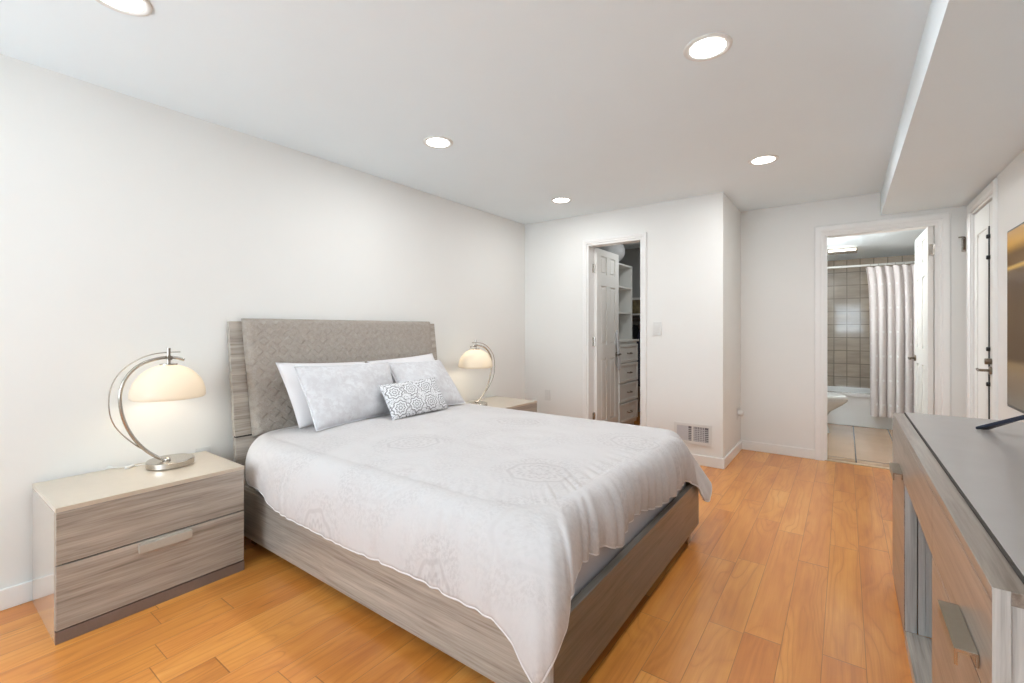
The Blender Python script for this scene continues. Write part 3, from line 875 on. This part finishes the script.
# ---------------------------------------------------------------- arc lamps
def make_lamp():
    X0 = -2.65
    t = thing('table_lamp', 'brushed nickel arc table lamp with lit dome shade on the near nightstand', 'lamp', (X0, .80, .511), 'arc bedside lamps')
    bm = B(); lathe(bm, [(.001, 0), (.093, 0), (.097, .004), (.097, .027), (.093, .031), (.001, .031)], (-2.68, .815, .511), 56)
    obj('base', bm, M['nickel'], t); shade_auto(bpy.data.objects[t.children[-1].name], 35)
    thick = [(.79, .545), (.774, .551), (.705, .612), (.641, .722), (.614, .850), (.632, .950), (.693, 1.018), (.783, 1.043), (.835, 1.038), (.865, 1.026)]
    bm = B(); tube(bm, relax(catmull([(X0 - .01, a, b) for a, b in thick], 8)), .0075, 12)
    tube(bm, [(X0 - .01, .79, .538), (X0 - .01, .80, .552)], .012, 14)
    obj('arc_bar', bm, M['nickel'], t, smooth=True)
    thin = [(.705, .612), (.675, .638), (.599, .733), (.577, .831), (.591, .944), (.658, 1.024), (.746, 1.064), (.85, 1.066)]
    bm = B(); tube(bm, relax(catmull([(X0 - .012, a, b) for a, b in thin], 8)), .0028, 8)
    obj('thin_ring', bm, M['nickel'], t, smooth=True)
    bm = B(); tube(bm, [(X0, .798, 1.088), (X0, .798, 1.0)], .0085, 14); tube(bm, [(X0, .798, 1.012), (X0, .798, 1.006)], .036, 28)
    tube(bm, [(X0 - .012, .80, 1.04), (X0 + .012, .80, 1.04)], .012, 14)
    obj('stem', bm, M['nickel'], t); shade_auto(bpy.data.objects[t.children[-1].name], 35)
    prof = []
    for k in range(17):
        a = PI / 2 * k / 16
        prof.append((max(.006, .150 * math.sin(a) ** .96), .860 + .148 * math.cos(a) ** 1.0))
    prof = [(r, z) for r, z in prof]; prof.append((.149, .852)); prof.append((.145, .849))
    inner = [(max(.004, r - .004), z - .004) for r, z in reversed(prof[:-1])]
    bm = B(); lathe(bm, prof + inner, (X0, .798, 0), 56)
    sh_ = obj('lamp_shade', bm, M['shade'], t, smooth=True)
    bm = B(); bmesh.ops.create_uvsphere(bm, u_segments=20, v_segments=12, radius=.032)
    bmesh.ops.translate(bm, verts=bm.verts, vec=(X0, .798, .925)); tube(bm, [(X0, .798, .95), (X0, .798, 1.0)], .014, 12)
    obj('bulb', bm, M['bulb'], t, smooth=True)
    return t
lamp = make_lamp()
l2 = copy_tree(lamp); l2.location = (-2.62, 3.035, .506); l2.rotation_euler = (0, 0, PI - .15)
l2['label'] = 'brushed nickel arc table lamp with lit dome shade on the far nightstand'
for o in [o for o in bpy.data.objects if o.parent == l2 and o.name.startswith('base')]: pass
# the bulbs' light
for p in ((-2.65, .798, .925), (-2.62, 3.035, .920)):
    l = bpy.data.lights.new('bulb_light', 'POINT'); l.energy = 1.0; l.color = (1, .91, .78); l.shadow_soft_size = .04
    o = bpy.data.objects.new('bulb_light', l); COL.objects.link(o); o.location = p

# ---------------------------------------------------------------- console
CX0, CX1, CY0, CY1, CZ = .18, .69, .988, 2.778, .79
con = thing('media_console', 'long glossy grey woodgrain media console with open niche against the right wall', 'console', (.18, 1.88, 0))
N0, N1 = 1.58, 2.26       # niche
bm = B(); box(bm, CX0, CX1, CY0, CY1, CZ - .024, CZ - .002)
obj('top_frame', bm, M['gloss_y'], con, bevel=.0015)
bm = B(); box(bm, CX0 + .046, CX1 - .002, CY0 + .002, CY1 - .002, CZ - .001, CZ + .004)
obj('top_inset', bm, M['grey_top'], con, bevel=.001)
bm = B(); box(bm, CX0 + .041, CX0 + .046, CY0 + .002, CY1 - .002, CZ - .0015, CZ + .003); obj('inset_shadow_gap', bm, M['gap'], con)
bm = B()
box(bm, CX0 + .02, CX1, CY0 + .001, CY0 + .025, 0, CZ - .024)
obj('end_panel', bm, M['wood_z'], con, bevel=.001)
bm = B(); box(bm, CX0 + .02, CX1, CY1 - .025, CY1 - .001, 0, CZ - .024); obj('end_panel', bm, M['wood_z'], con, bevel=.001)
bm = B(); box(bm, CX0 + .003, CX1 - .02, N0 - .024, N0, .0, .60); obj('divider', bm, M['wood_z'], con, bevel=.001)
bm = B(); box(bm, CX0 + .003, CX0 + .037, N1, N1 + .024, .042, .60); box(bm, CX0 + .040, CX0 + .06, N1, N1 + .024, .042, .60); box(bm, CX0 + .06, CX1 - .02, N1 + .003, N1 + .024, .042, .60); obj('divider', bm, M['wood_z'], con, bevel=.001)
bm = B(); box(bm, CX1 - .02, CX1, CY0 + .025, CY1 - .025, 0, CZ - .024); obj('back_panel', bm, M['gap'], con)
bm = B(); box(bm, CX0 + .002, CX1 - .02, N0, N1, .0, .042); obj('niche_floor', bm, M['wood_y'], con, bevel=.001)
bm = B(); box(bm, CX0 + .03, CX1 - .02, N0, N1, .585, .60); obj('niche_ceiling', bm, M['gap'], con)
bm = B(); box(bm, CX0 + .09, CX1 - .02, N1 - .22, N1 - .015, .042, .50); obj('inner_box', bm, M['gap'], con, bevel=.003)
def pull(y0, y1, z, par):
    bm = B(); x1 = CX0; x0 = CX0 - .031
    box(bm, x0, x1 - .001, y0, y1, z - .003, z); box(bm, x0, x0 + .003, y0, y1, z - .028, z - .003); box(bm, x1 - .004, x1 - .001, y0, y1, z - .022, z - .003)
    h = obj('handle', bm, M['pull_bronze'], par)
    bm = B(); box(bm, x0, x1 - .001, y0 - .0012, y0, z - .0045, z); box(bm, x0, x0 + .0045, y0 - .0012, y0, z - .028, z - .0045); box(bm, x1 - .0055, x1 - .001, y0 - .0012, y0, z - .022, z - .0045)
    obj('handle_end', bm, M['nickel'], par)
# fronts: (y range, z range, handle)
bm = B(); box(bm, CX0, CX0 + .02, N0 - .002, N1 + .002, .60, CZ - .026); obj('drawer', bm, M['gloss_y'], con, bevel=.001)
bm = B(); box(bm, CX0, CX0 + .02, CY0, N0 - .004, .60, CZ - .026); d = obj('drawer', bm, M['gloss_y'], con, bevel=.001)
bm = B(); box(bm, CX0, CX0 + .02, CY0, N0 - .001, .044, .597); d = obj('cabinet_door', bm, M['gloss_y'], con, bevel=.001); pull(1.065, 1.235, .640, d)
bm = B(); box(bm, CX0, CX0 + .02, N1 + .004, CY1, .60, CZ - .026); obj('drawer', bm, M['gloss_y'], con, bevel=.001)
bm = B(); box(bm, CX0, CX0 + .02, N1 + .002, CY1, .044, .597); d = obj('cabinet_door', bm, M['gloss_y'], con, bevel=.001); pull(2.285, 2.455, .625, d)
bm = B(); box(bm, CX0 + .004, CX0 + .03, CY0 + .026, N0 - .025, 0, .042); obj('plinth', bm, M['plinth'], con)
bm = B(); box(bm, CX0 + .004, CX0 + .03, N1 + .025, CY1 - .026, 0, .042); obj('plinth', bm, M['plinth'], con)
for y in (CY0,):
    bm = B(); box(bm, CX0, CX0 + .02, y - .0015, y, .0, CZ - .002); obj('edge_strip', bm, M['wood_z'], con)

# tv
tv = thing('television', 'flat black television on splayed dark navy feet standing on the media console', 'television', (.50, 1.95, CZ + .004))
bm = B(); box(bm, .500, .520, 1.40, 2.52, .885, 1.553); box(bm, .520, .555, 1.55, 2.37, .90, 1.25); obj('housing', bm, M['black'], tv, bevel=.003)
bm = B(); box(bm, .4985, .4995, 1.408, 2.512, .895, 1.545); obj('screen', bm, M['screen'], tv)
for (ya, yb, sgn) in ((2.47, 2.30, 1), (1.45, 1.62, -1)):
    bm = B()
    for (xe, xt) in ((.405, .505), (.64, .515)):
        zt = CZ + .004
        a = [Vector((xe, ya + .0 * sgn, zt)), Vector((xe + (.035 if xe < .5 else -.035), ya, zt))]
        v = [bm.verts.new(q) for q in (a[0], a[1], a[1] + Vector((0, 0, .010)), a[0] + Vector((0, 0, .010)))]
        w = [bm.verts.new(q) for q in ((xt, yb, .872), (xt + .012, yb + .04 * sgn, .872), (xt + .012, yb + .04 * sgn, .89), (xt, yb, .89))]
        bm.faces.new(v); bm.faces.new(w[::-1])
        for k in range(4): bm.faces.new((v[k], v[(k + 1) % 4], w[(k + 1) % 4], w[k]))
    obj('foot', bm, M['navy'], tv, bevel=.002)

# ---------------------------------------------------------------- small wall fittings
vt = thing('floor_vent', 'square white return air grille low on the wall right of the closet', 'vent', (-1.07, YC, .26))
y = YC - .008
bm = B(); vx0, vx1, vz0, vz1 = -1.235, -.918, .172, .352
box(bm, vx0, vx1, y, YC - .001, vz0, vz0 + .028); box(bm, vx0, vx1, y, YC - .001, vz1 - .024, vz1); box(bm, vx0, vx0 + .024, y, YC - .001, vz0 + .028, vz1 - .024); box(bm, vx1 - .026, vx1, y, YC - .001, vz0 + .028, vz1 - .024)
xm = (vx0 + vx1) / 2; box(bm, xm - .008, xm + .008, y, YC - .001, vz0 + .028, vz1 - .024)
obj('frame', bm, M['plastic'], vt)
for (xa, xb, mt_) in ((vx0 + .024, xm - .008, M['grille']), (xm + .008, vx1 - .026, M['grille'])):
    bm = B()
    for k in range(7): x = xa + (xb - xa) * (k + .5) / 9; hw = .0078 if xa < xm - .05 else .0028; box(bm, x - hw, x + hw, y + .002, YC - .002, vz0 + .028, vz1 - .024)
    for k in range(7): z = vz0 + .028 + (vz1 - vz0 - .052) * (k + .5) / 8; box(bm, xa, xb, y + .003, YC - .003, z - .0028, z + .0028)
    obj('grille', bm, mt_, vt)
bm = B(); box(bm, vx0 + .02, vx1 - .02, YC - .002, YC - .0005, vz0 + .02, vz1 - .02); obj('duct_backing', bm, plain('duct_shadow_grey', srgb(112, 112, 114), .7, nz=.03), vt)
sw = thing('light_switch', 'white rocker light switch on the wall right of the closet doorway', 'light switch', (-1.386, YC, 1.185))
bm = B(); box(bm, -1.424, -1.348, YC - .009, YC, 1.125, 1.245); obj('plate', bm, M['plastic'], sw, bevel=.002)
bm = B(); box(bm, -1.404, -1.368, YC - .014, YC - .009, 1.152, 1.218); obj('rocker', bm, M['plastic'], sw, bevel=.002)
def outlet(name, label, loc, axis, plug=False):
    o = thing(name, label, 'outlet', loc, 'wall outlets')
    x, y, z = loc
    bm = B()
    if axis == 'y': box(bm, x - .036, x + .036, y - .007, y, z - .057, z + .057)
    else: box(bm, x, x + .005, y - .036, y + .036, z - .057, z + .057)
    obj('plate', bm, M['plastic'], o, bevel=.0015)
    for dz in (-.02, .02):
        bm = B()
        if axis == 'y': box(bm, x - .016, x + .016, y - .010, y - .007, z + dz - .014, z + dz + .014)
        else: box(bm, x + .005, x + .008, y - .016, y + .016, z + dz - .014, z + dz + .014)
        obj('socket', bm, M['plastic'], o, bevel=.001)
outlet('outlet', 'white wall outlet on the closet wall beyond the far nightstand', (-2.561, YC, .475), 'y')
outlet('outlet', 'white wall outlet just above the near nightstand beside the headboard', (XL, 1.02, .47), 'x')
outlet('outlet', 'white wall outlet on the narrow side wall of the nook with a plug in it', (XN, 4.79, .37), 'x')
pg = thing('night_plug', 'round white plug-in device in the nook outlet', 'plug', (XN + .02, 4.79, .375))
bm = B(); tube(bm, [(XN + .009, 4.79, .375), (XN + .04, 4.79, .375), (XN + .052, 4.79, .375)], [.028, .028, .020], 20); obj('plug_body', bm, M['plastic'], pg); shade_auto(pg.children[-1], 40)
bm = B(); box(bm, XN + .0086, XN + .013, 4.775, 4.805, .345, .40); obj('plug_plate', bm, M['plastic'], pg, bevel=.001)
bm = B()
tube(bm, catmull([(-2.775, .78, .524), (-2.79, .76, .5145), (-2.785, .72, .5140), (-2.80, .68, .515), (-2.815, .64, .516), (-2.838, .62, .522), (-2.851, .60, .50)], 6), .0028, 8)
tube(bm, [(-2.79, .70, .5155), (-2.775, .665, .5155)], [.007, .009], 10)
cd = obj('lamp_cord', bm, M['plastic'], None, smooth=True); tag(cd, 'thin pale lamp cord trailing over the back of the near nightstand top', 'cord')
# latch on the bathroom wall corner
hk = thing('flip_latch', 'small metal hook latch on the wall between the bathroom and the right door', 'hook', (.745, YB, 1.85))
bm = B(); box(bm, .735, .765, YB - .004, YB, 1.785, 1.89); obj('plate', bm, M['nickel'], hk, bevel=.001)
bm = B(); tube(bm, catmull([(.752, YB - .004, 1.875), (.752, YB - .03, 1.885), (.74, YB - .055, 1.89), (.71, YB - .06, 1.89)], 5), .005, 8); tube(bm, [(.75, YB - .012, 1.80), (.75, YB - .012, 1.875)], .006, 8)
obj('hook', bm, M['bronze'], hk, smooth=True)

# ---------------------------------------------------------------- closet contents
cab = thing('closet_drawer_unit', 'white closet tower with open shelves over four panelled drawers', 'cabinet', (-2.25, 5.0, 0))
ya, yb, xf, xb = 4.82, 5.40, -2.06, -2.50
bm = B(); box(bm, xb, xf, ya, yb, .06, 1.03); obj('drawer_case', bm, M['shelf'], cab, bevel=.002)
bm = B(); box(bm, xb, xf + .02, ya - .01, yb + .03, 1.03, 1.055); obj('counter_top', bm, M['shelf'], cab, bevel=.003)
bm = B(); box(bm, xb, xf - .03, ya, yb - .01, 0, .06); obj('toe_kick', bm, M['shelf'], cab)
zz = [.10, .335, .56, .79, 1.01]
for k in range(4):
    bm = B(); a, b = zz[k] + .006, zz[k + 1] - .008
    box(bm, xf, xf + .014, ya + .012, yb - .012, a, b)
    for (p, q, r, s_) in ((ya + .012, yb - .012, a, a + .03), (ya + .012, yb - .012, b - .03, b), (ya + .012, ya + .042, a + .03, b - .03), (yb - .042, yb - .012, a + .03, b - .03)):
        box(bm, xf + .014, xf + .022, p, q, r, s_)
    dr = obj('drawer', bm, M['shelf'], cab, bevel=.003)
    zc = (a + b) / 2; yc = (ya + yb) / 2
    bm = B(); tube(bm, catmull([(xf + .014, yc - .05, zc), (xf + .045, yc - .04, zc - .004), (xf + .045, yc + .04, zc - .004), (xf + .014, yc + .05, zc)], 5), .006, 8); obj('handle', bm, M['bronze'], dr, smooth=True)
xu = -2.115
bm = B(); box(bm, xb, xu, yb - .02, yb, 1.055, 1.95); obj('side_panel', bm, M['shelf'], cab, bevel=.001)
bm = B(); box(bm, xb, xu, ya, ya + .02, 1.055, 1.95); obj('side_panel', bm, M['shelf'], cab, bevel=.001)
bm = B(); box(bm, xb - .015, xb, ya, yb, 1.055, 1.95); obj('back_panel', bm, M['shelf'], cab)
for z in (1.36, 1.665, 1.93):
    bm = B(); box(bm, xb, xu - .004, ya + .02, yb - .02, z, z + .02); obj('shelf', bm, M['shelf'], cab, bevel=.001)
# rounded bag on top
bm = B(); bmesh.ops.create_uvsphere(bm, u_segments=48, v_segments=28, radius=1)
for v in bm.verts:
    p = v.co.copy(); n_ = noise.noise(p * 4) * .03
    v.co = Vector((-2.285, 5.08, 2.105)) + Vector((p.x * .19, p.y * .20, p.z * .155)) * (1 + n_)
bg = obj('paper_globe', bm, M['grey_cloth'], None, smooth=True); tag(bg, 'white rounded globe resting on top of the closet shelving tower', 'globe')
# cloth hanging at the drawers, from the door lever
bm = B(); g = []
for j in range(17):
    row = []
    for i in range(13):
        u, v = i / 12, j / 16
        row.append(bm.verts.new((-2.045 + .012 * math.sin(u * 9 + v) + .02 * v, 4.735 + .06 * u * (.4 + v) + .01, 1.17 - .42 * v - .03 * math.sin(u * 3))))
    g.append(row)
for j in range(16):
    for i in range(12): bm.faces.new((g[j][i], g[j][i + 1], g[j + 1][i + 1], g[j + 1][i]))
sc = obj('scarf', bm, M['grey_cloth'], None, smooth=True, solid=.004); tag(sc, 'pale scarf hanging beside the open closet door edge', 'scarf')
# rear shelf, rod, box, clothes
sf = thing('closet_shelf', 'white shelf with hanging rod across the back of the closet', 'shelf', (-2.0, 6.0, 1.37))
bm = B(); box(bm, -2.85, -.94, 5.86, 6.30, 1.365, 1.385); obj('board', bm, M['shelf'], sf, bevel=.001)
bm = B(); tube(bm, [(-2.85, 6.0, 1.30), (-.94, 6.0, 1.30)], .014, 14); obj('rod', bm, M['nickel'], sf, smooth=True)
bx = thing('storage_box', 'mottled olive box on the rear closet shelf', 'box', (-2.2, 6.05, 1.386))
bm = B(); box(bm, -2.36, -2.03, 5.90, 6.22, 1.386, 1.57); obj('carton', bm, M['carton'], bx, bevel=.01)
bm = B(); box(bm, -2.37, -2.02, 5.89, 6.23, 1.57, 1.60); obj('lid', bm, M['shelf'], bx, bevel=.004)
def garment(label, x, y, w, top, bot, mat, name='hanging_shirt'):
    t = thing(name, label, 'clothing', (x, y, bot), 'clothes on the closet rod')
    bm = B(); g = []; n = 40; m = 16
    for j in range(m + 1):
        v = j / m; row = []
        wd = w * (.35 + .65 * min(1, v * 5)) ; dp = .02 + .024 * min(1, v * 4)
        for i in range(n):
            a = 2 * PI * i / n
            r = 1 + .10 * math.sin(a * 7 + v * 2 + x * 9) * v
            row.append(bm.verts.new((x + dp * math.cos(a) * r, y + wd * math.sin(a) * r, top - (top - bot) * v)))
        g.append(row)
    for j in range(m):
        for i in range(n): bm.faces.new((g[j][i], g[j][(i + 1) % n], g[j + 1][(i + 1) % n], g[j + 1][i]))
    bm.faces.new(g[0]); bm.faces.new(g[-1][::-1])
    obj('cloth', bm, mat, t, smooth=True)
    bm = B(); tube(bm, catmull([(x, y, top - .01), (x, y, top + .03), (x, y + .018, top + .05), (x, y, top + .068), (x, y - .014, top + .055)], 5), .002, 6); obj('hanger_hook', bm, M['nickel'], t, smooth=True)
garment('dark navy garment on the closet rod beside the pale blue one', -2.205, 6.0, .19, 1.235, .42, M['navy_cloth'])
garment('black garment on the closet rod closest to the shelving tower', -2.305, 6.0, .19, 1.235, .50, M['black_cloth'])
garment('pale blue garment on the closet rod at the doorway edge', -2.105, 6.0, .19, 1.235, .30, M['blue_cloth'])
garment('second black garment squeezed on the closet rod farthest left', -2.405, 6.0, .19, 1.235, .50, M['black_cloth'])

r = copy_tree(r0); r.location = (-1.5, 4.85, CEIL_Z); r['label'] = 'added recessed round fill light inside the closet, unseen above its doorway'
area_light('closet_fill_light', (-1.5, 4.85, CEIL_Z - .012), (0, 0, 0), .14, .14, 2.5, (.92, .97, 1.0), 'DISK')  # unseen lamp added to brighten the closet interior

# ---------------------------------------------------------------- bathroom contents
tub = thing('bathtub', 'white bathtub with flat apron along the tiled rear wall', 'bathtub', (.1, 7.2, 0))
bm = B(); box(bm, XN + .003, 1.045, TUBY, TUBY + .03, .003, .37); obj('apron', bm, M['porcelain'], tub, bevel=.006)
bm = B(); ZR = .40
# rim with basin
o_ = [(XN + .003, TUBY - .012), (1.045, TUBY - .012), (1.045, TILEY - .003), (XN + .003, TILEY - .003)]
def loop(pts, z): return [bm.verts.new((p[0], p[1], z)) for p in pts]
def rr(x0, x1, y0, y1, r, n=6):
    out = []
    for (cx, cy, a0) in ((x1 - r, y1 - r, 0), (x0 + r, y1 - r, 90), (x0 + r, y0 + r, 180), (x1 - r, y0 + r, 270)):
        for k in range(n + 1):
            a = math.radians(a0 + 90 * k / n); out.append((cx + r * math.cos(a), cy + r * math.sin(a)))
    return out
L = [loop(rr(XN + .003, 1.045, TUBY - .012, TILEY - .003, .01), .362), loop(rr(XN + .003, 1.045, TUBY - .012, TILEY - .003, .01), ZR),
     loop(rr(XN + .08, .97, TUBY + .07, TILEY - .07, .15), ZR), loop(rr(XN + .10, .95, TUBY + .09, TILEY - .09, .15), ZR - .03), loop(rr(XN + .18, .86, TUBY + .14, TILEY - .14, .14), .08)]
for a, b in zip(L, L[1:]):
    for k in range(len(a)): bm.faces.new((a[k], a[(k + 1) % len(a)], b[(k + 1) % len(a)], b[k]))
bm.faces.new(L[-1])
o = obj('basin', bm, M['porcelain'], tub, smooth=True); shade_auto(o, 50)
# curtain rod + curtain
rod = thing('curtain_rod', 'white shower curtain rod above the bathtub', 'curtain rod', (.1, 6.93, 1.945))
bm = B(); tube(bm, [(XN, 6.93, 1.945), (1.05, 6.93, 1.945)], .013, 14); obj('rod', bm, M['plastic'], rod, smooth=True)
cur = thing('shower_curtain', 'white dotted shower curtain gathered at the right of the bathtub', 'shower curtain', (.4, 6.93, .2))
bm = B(); uvl = bm.loops.layers.uv.new('UVMap'); g = []; uvd = {}
nx, nz = 260, 50; x0, x1 = .225, 1.03
for j in range(nz + 1):
    v = j / nz; row = []
    for i in range(nx + 1):
        u = i / nx
        ph = u * 2 * PI * 10.5
        am = .022 + .018 * v
        yy = 6.832 + am * math.sin(ph + .5 * math.sin(v * 2)) + .012 * math.sin(ph * .43 + 2 * v)
        z = 1.925 - (1.925 - .16) * v - (.014 * (1 - abs(math.sin(ph / 2))) * (1 - v) ** 8) + .004 * math.sin(ph)
        xx = x0 + (x1 - x0) * u + .010 * math.cos(ph) * (.6 + v) - .03 * (1 - v) ** 10 * (1 - u)
        yy += (1 - v) ** 3 * .09
        vv = bm.verts.new((xx, yy, z)); uvd[vv] = (u * 1.3, v * 1.75); row.append(vv)
    g.append(row)
for j in range(nz):
    for i in range(nx): bm.faces.new((g[j][i], g[j][i + 1], g[j + 1][i + 1], g[j + 1][i]))
for f in bm.faces:
    for l in f.loops: l[uvl].uv = uvd[l.vert]
obj('cloth', bm, M['curtain'], cur, smooth=True)
for k in range(11):
    x = x0 + (x1 - x0) * (k + .25) / 10.5
    if x > 1.03: break
    bm = B(); tube(bm, [(x, 6.93 + .02 * math.cos(a), 1.937 + .024 * math.sin(a)) for a in [2 * PI * q / 16 for q in range(16)]], .002, 6, closed=True)
    obj('ring', bm, M['nickel'], cur, smooth=True)
# toilet, tank against the left wall, bowl facing +x
TY = 6.30
toi = thing('toilet', 'white toilet with closed lid at the left side of the bathroom', 'toilet', (-.35, TY, 0))
def ell(bm, secs, n=40):
    rings = []
    for (xc, rx, ry, z) in secs:
        ring = []
        for k in range(n):
            a = 2 * PI * k / n; c_, s_ = math.cos(a), math.sin(a)
            e = .85 if c_ > 0 else .6
            ring.append(bm.verts.new((xc + rx * math.copysign(abs(c_) ** (1 if c_ > 0 else .7), c_), TY + ry * math.copysign(abs(s_) ** e, s_), z)))
        rings.append(ring)
    for a, b in zip(rings, rings[1:]):
        for k in range(n): bm.faces.new((a[k], a[(k + 1) % n], b[(k + 1) % n], b[k]))
    bm.faces.new(rings[0][::-1]); bm.faces.new(rings[-1])
bm = B(); ell(bm, [(-.36, .22, .12, .003), (-.36, .21, .115, .05), (-.36, .18, .10, .17), (-.33, .20, .12, .25), (-.28, .26, .165, .33), (-.26, .285, .185, .375), (-.26, .285, .185, .392)])
o = obj('bowl', bm, M['porcelain'], toi, smooth=True); shade_auto(o, 60)
bm = B(); ell(bm, [(-.26, .285, .188, .393), (-.26, .290, .19, .398), (-.26, .288, .189, .414)]); o = obj('seat', bm, M['plastic'], toi); shade_auto(o, 40)
bm = B(); ell(bm, [(-.265, .278, .183, .415), (-.265, .282, .186, .420), (-.265, .270, .178, .436)]); o = obj('lid', bm, M['plastic'], toi); shade_auto(o, 40)
bm = B(); box(bm, XN + .01, -.61, TY - .20, TY + .20, .39, .74); obj('tank', bm, M['porcelain'], toi, bevel=.02, seg=4)
bm = B(); box(bm, XN + .005, -.60, TY - .21, TY + .21, .74, .775); obj('tank_lid', bm, M['porcelain'], toi, bevel=.01, seg=3)
bm = B(); tube(bm, [(-.61, TY - .15, .69), (-.585, TY - .15, .69), (-.58, TY - .15, .688), (-.58, TY - .08, .685)], .007, 8); obj('flush_lever', bm, M['nickel'], toi, smooth=True)
# bathroom ceiling light
bl = thing('bathroom_light', 'chrome box light with a lit tube on the bathroom ceiling', 'ceiling light', (0, 6.55, 2.12))
bm = B(); box(bm, -.20, .115, 6.50, 6.72, 2.075, 2.12); obj('housing', bm, M['nickel'], bl, bevel=.004)
bm = B(); tube(bm, [(-.155, 6.47, 2.085), (.10, 6.47, 2.085)], .011, 14); obj('tube', bm, M['lit_tube'], bl, smooth=True)
for x in (-.165, .11):
    bm = B(); tube(bm, [(x - .006, 6.47, 2.085), (x + .006, 6.47, 2.085)], .02, 14); box(bm, x - .004, x + .004, 6.47, 6.51, 2.08, 2.10); obj('end_cap', bm, M['nickel'], bl)
vl = thing('bath_fill_light', 'added fill light bar on the bathroom side wall, unseen left of the doorway', 'wall light', (XN, 5.75, 1.95))  # unseen fixture, added to brighten the bathroom
bm = B(); box(bm, XN, XN + .03, 5.35, 6.15, 1.90, 2.0); obj('bath_fill_back_plate', bm, M['nickel'], vl, bevel=.004)
bm = B(); box(bm, XN + .03, XN + .10, 5.37, 6.13, 1.91, 1.99); obj('diffuser', bm, M['lit_tube'], vl, bevel=.01)
area_light('bath_fill_glow', (XN + .115, 5.75, 1.95), (0, -PI / 2, 0), .08, .75, 11, (.93, .98, 1.0))
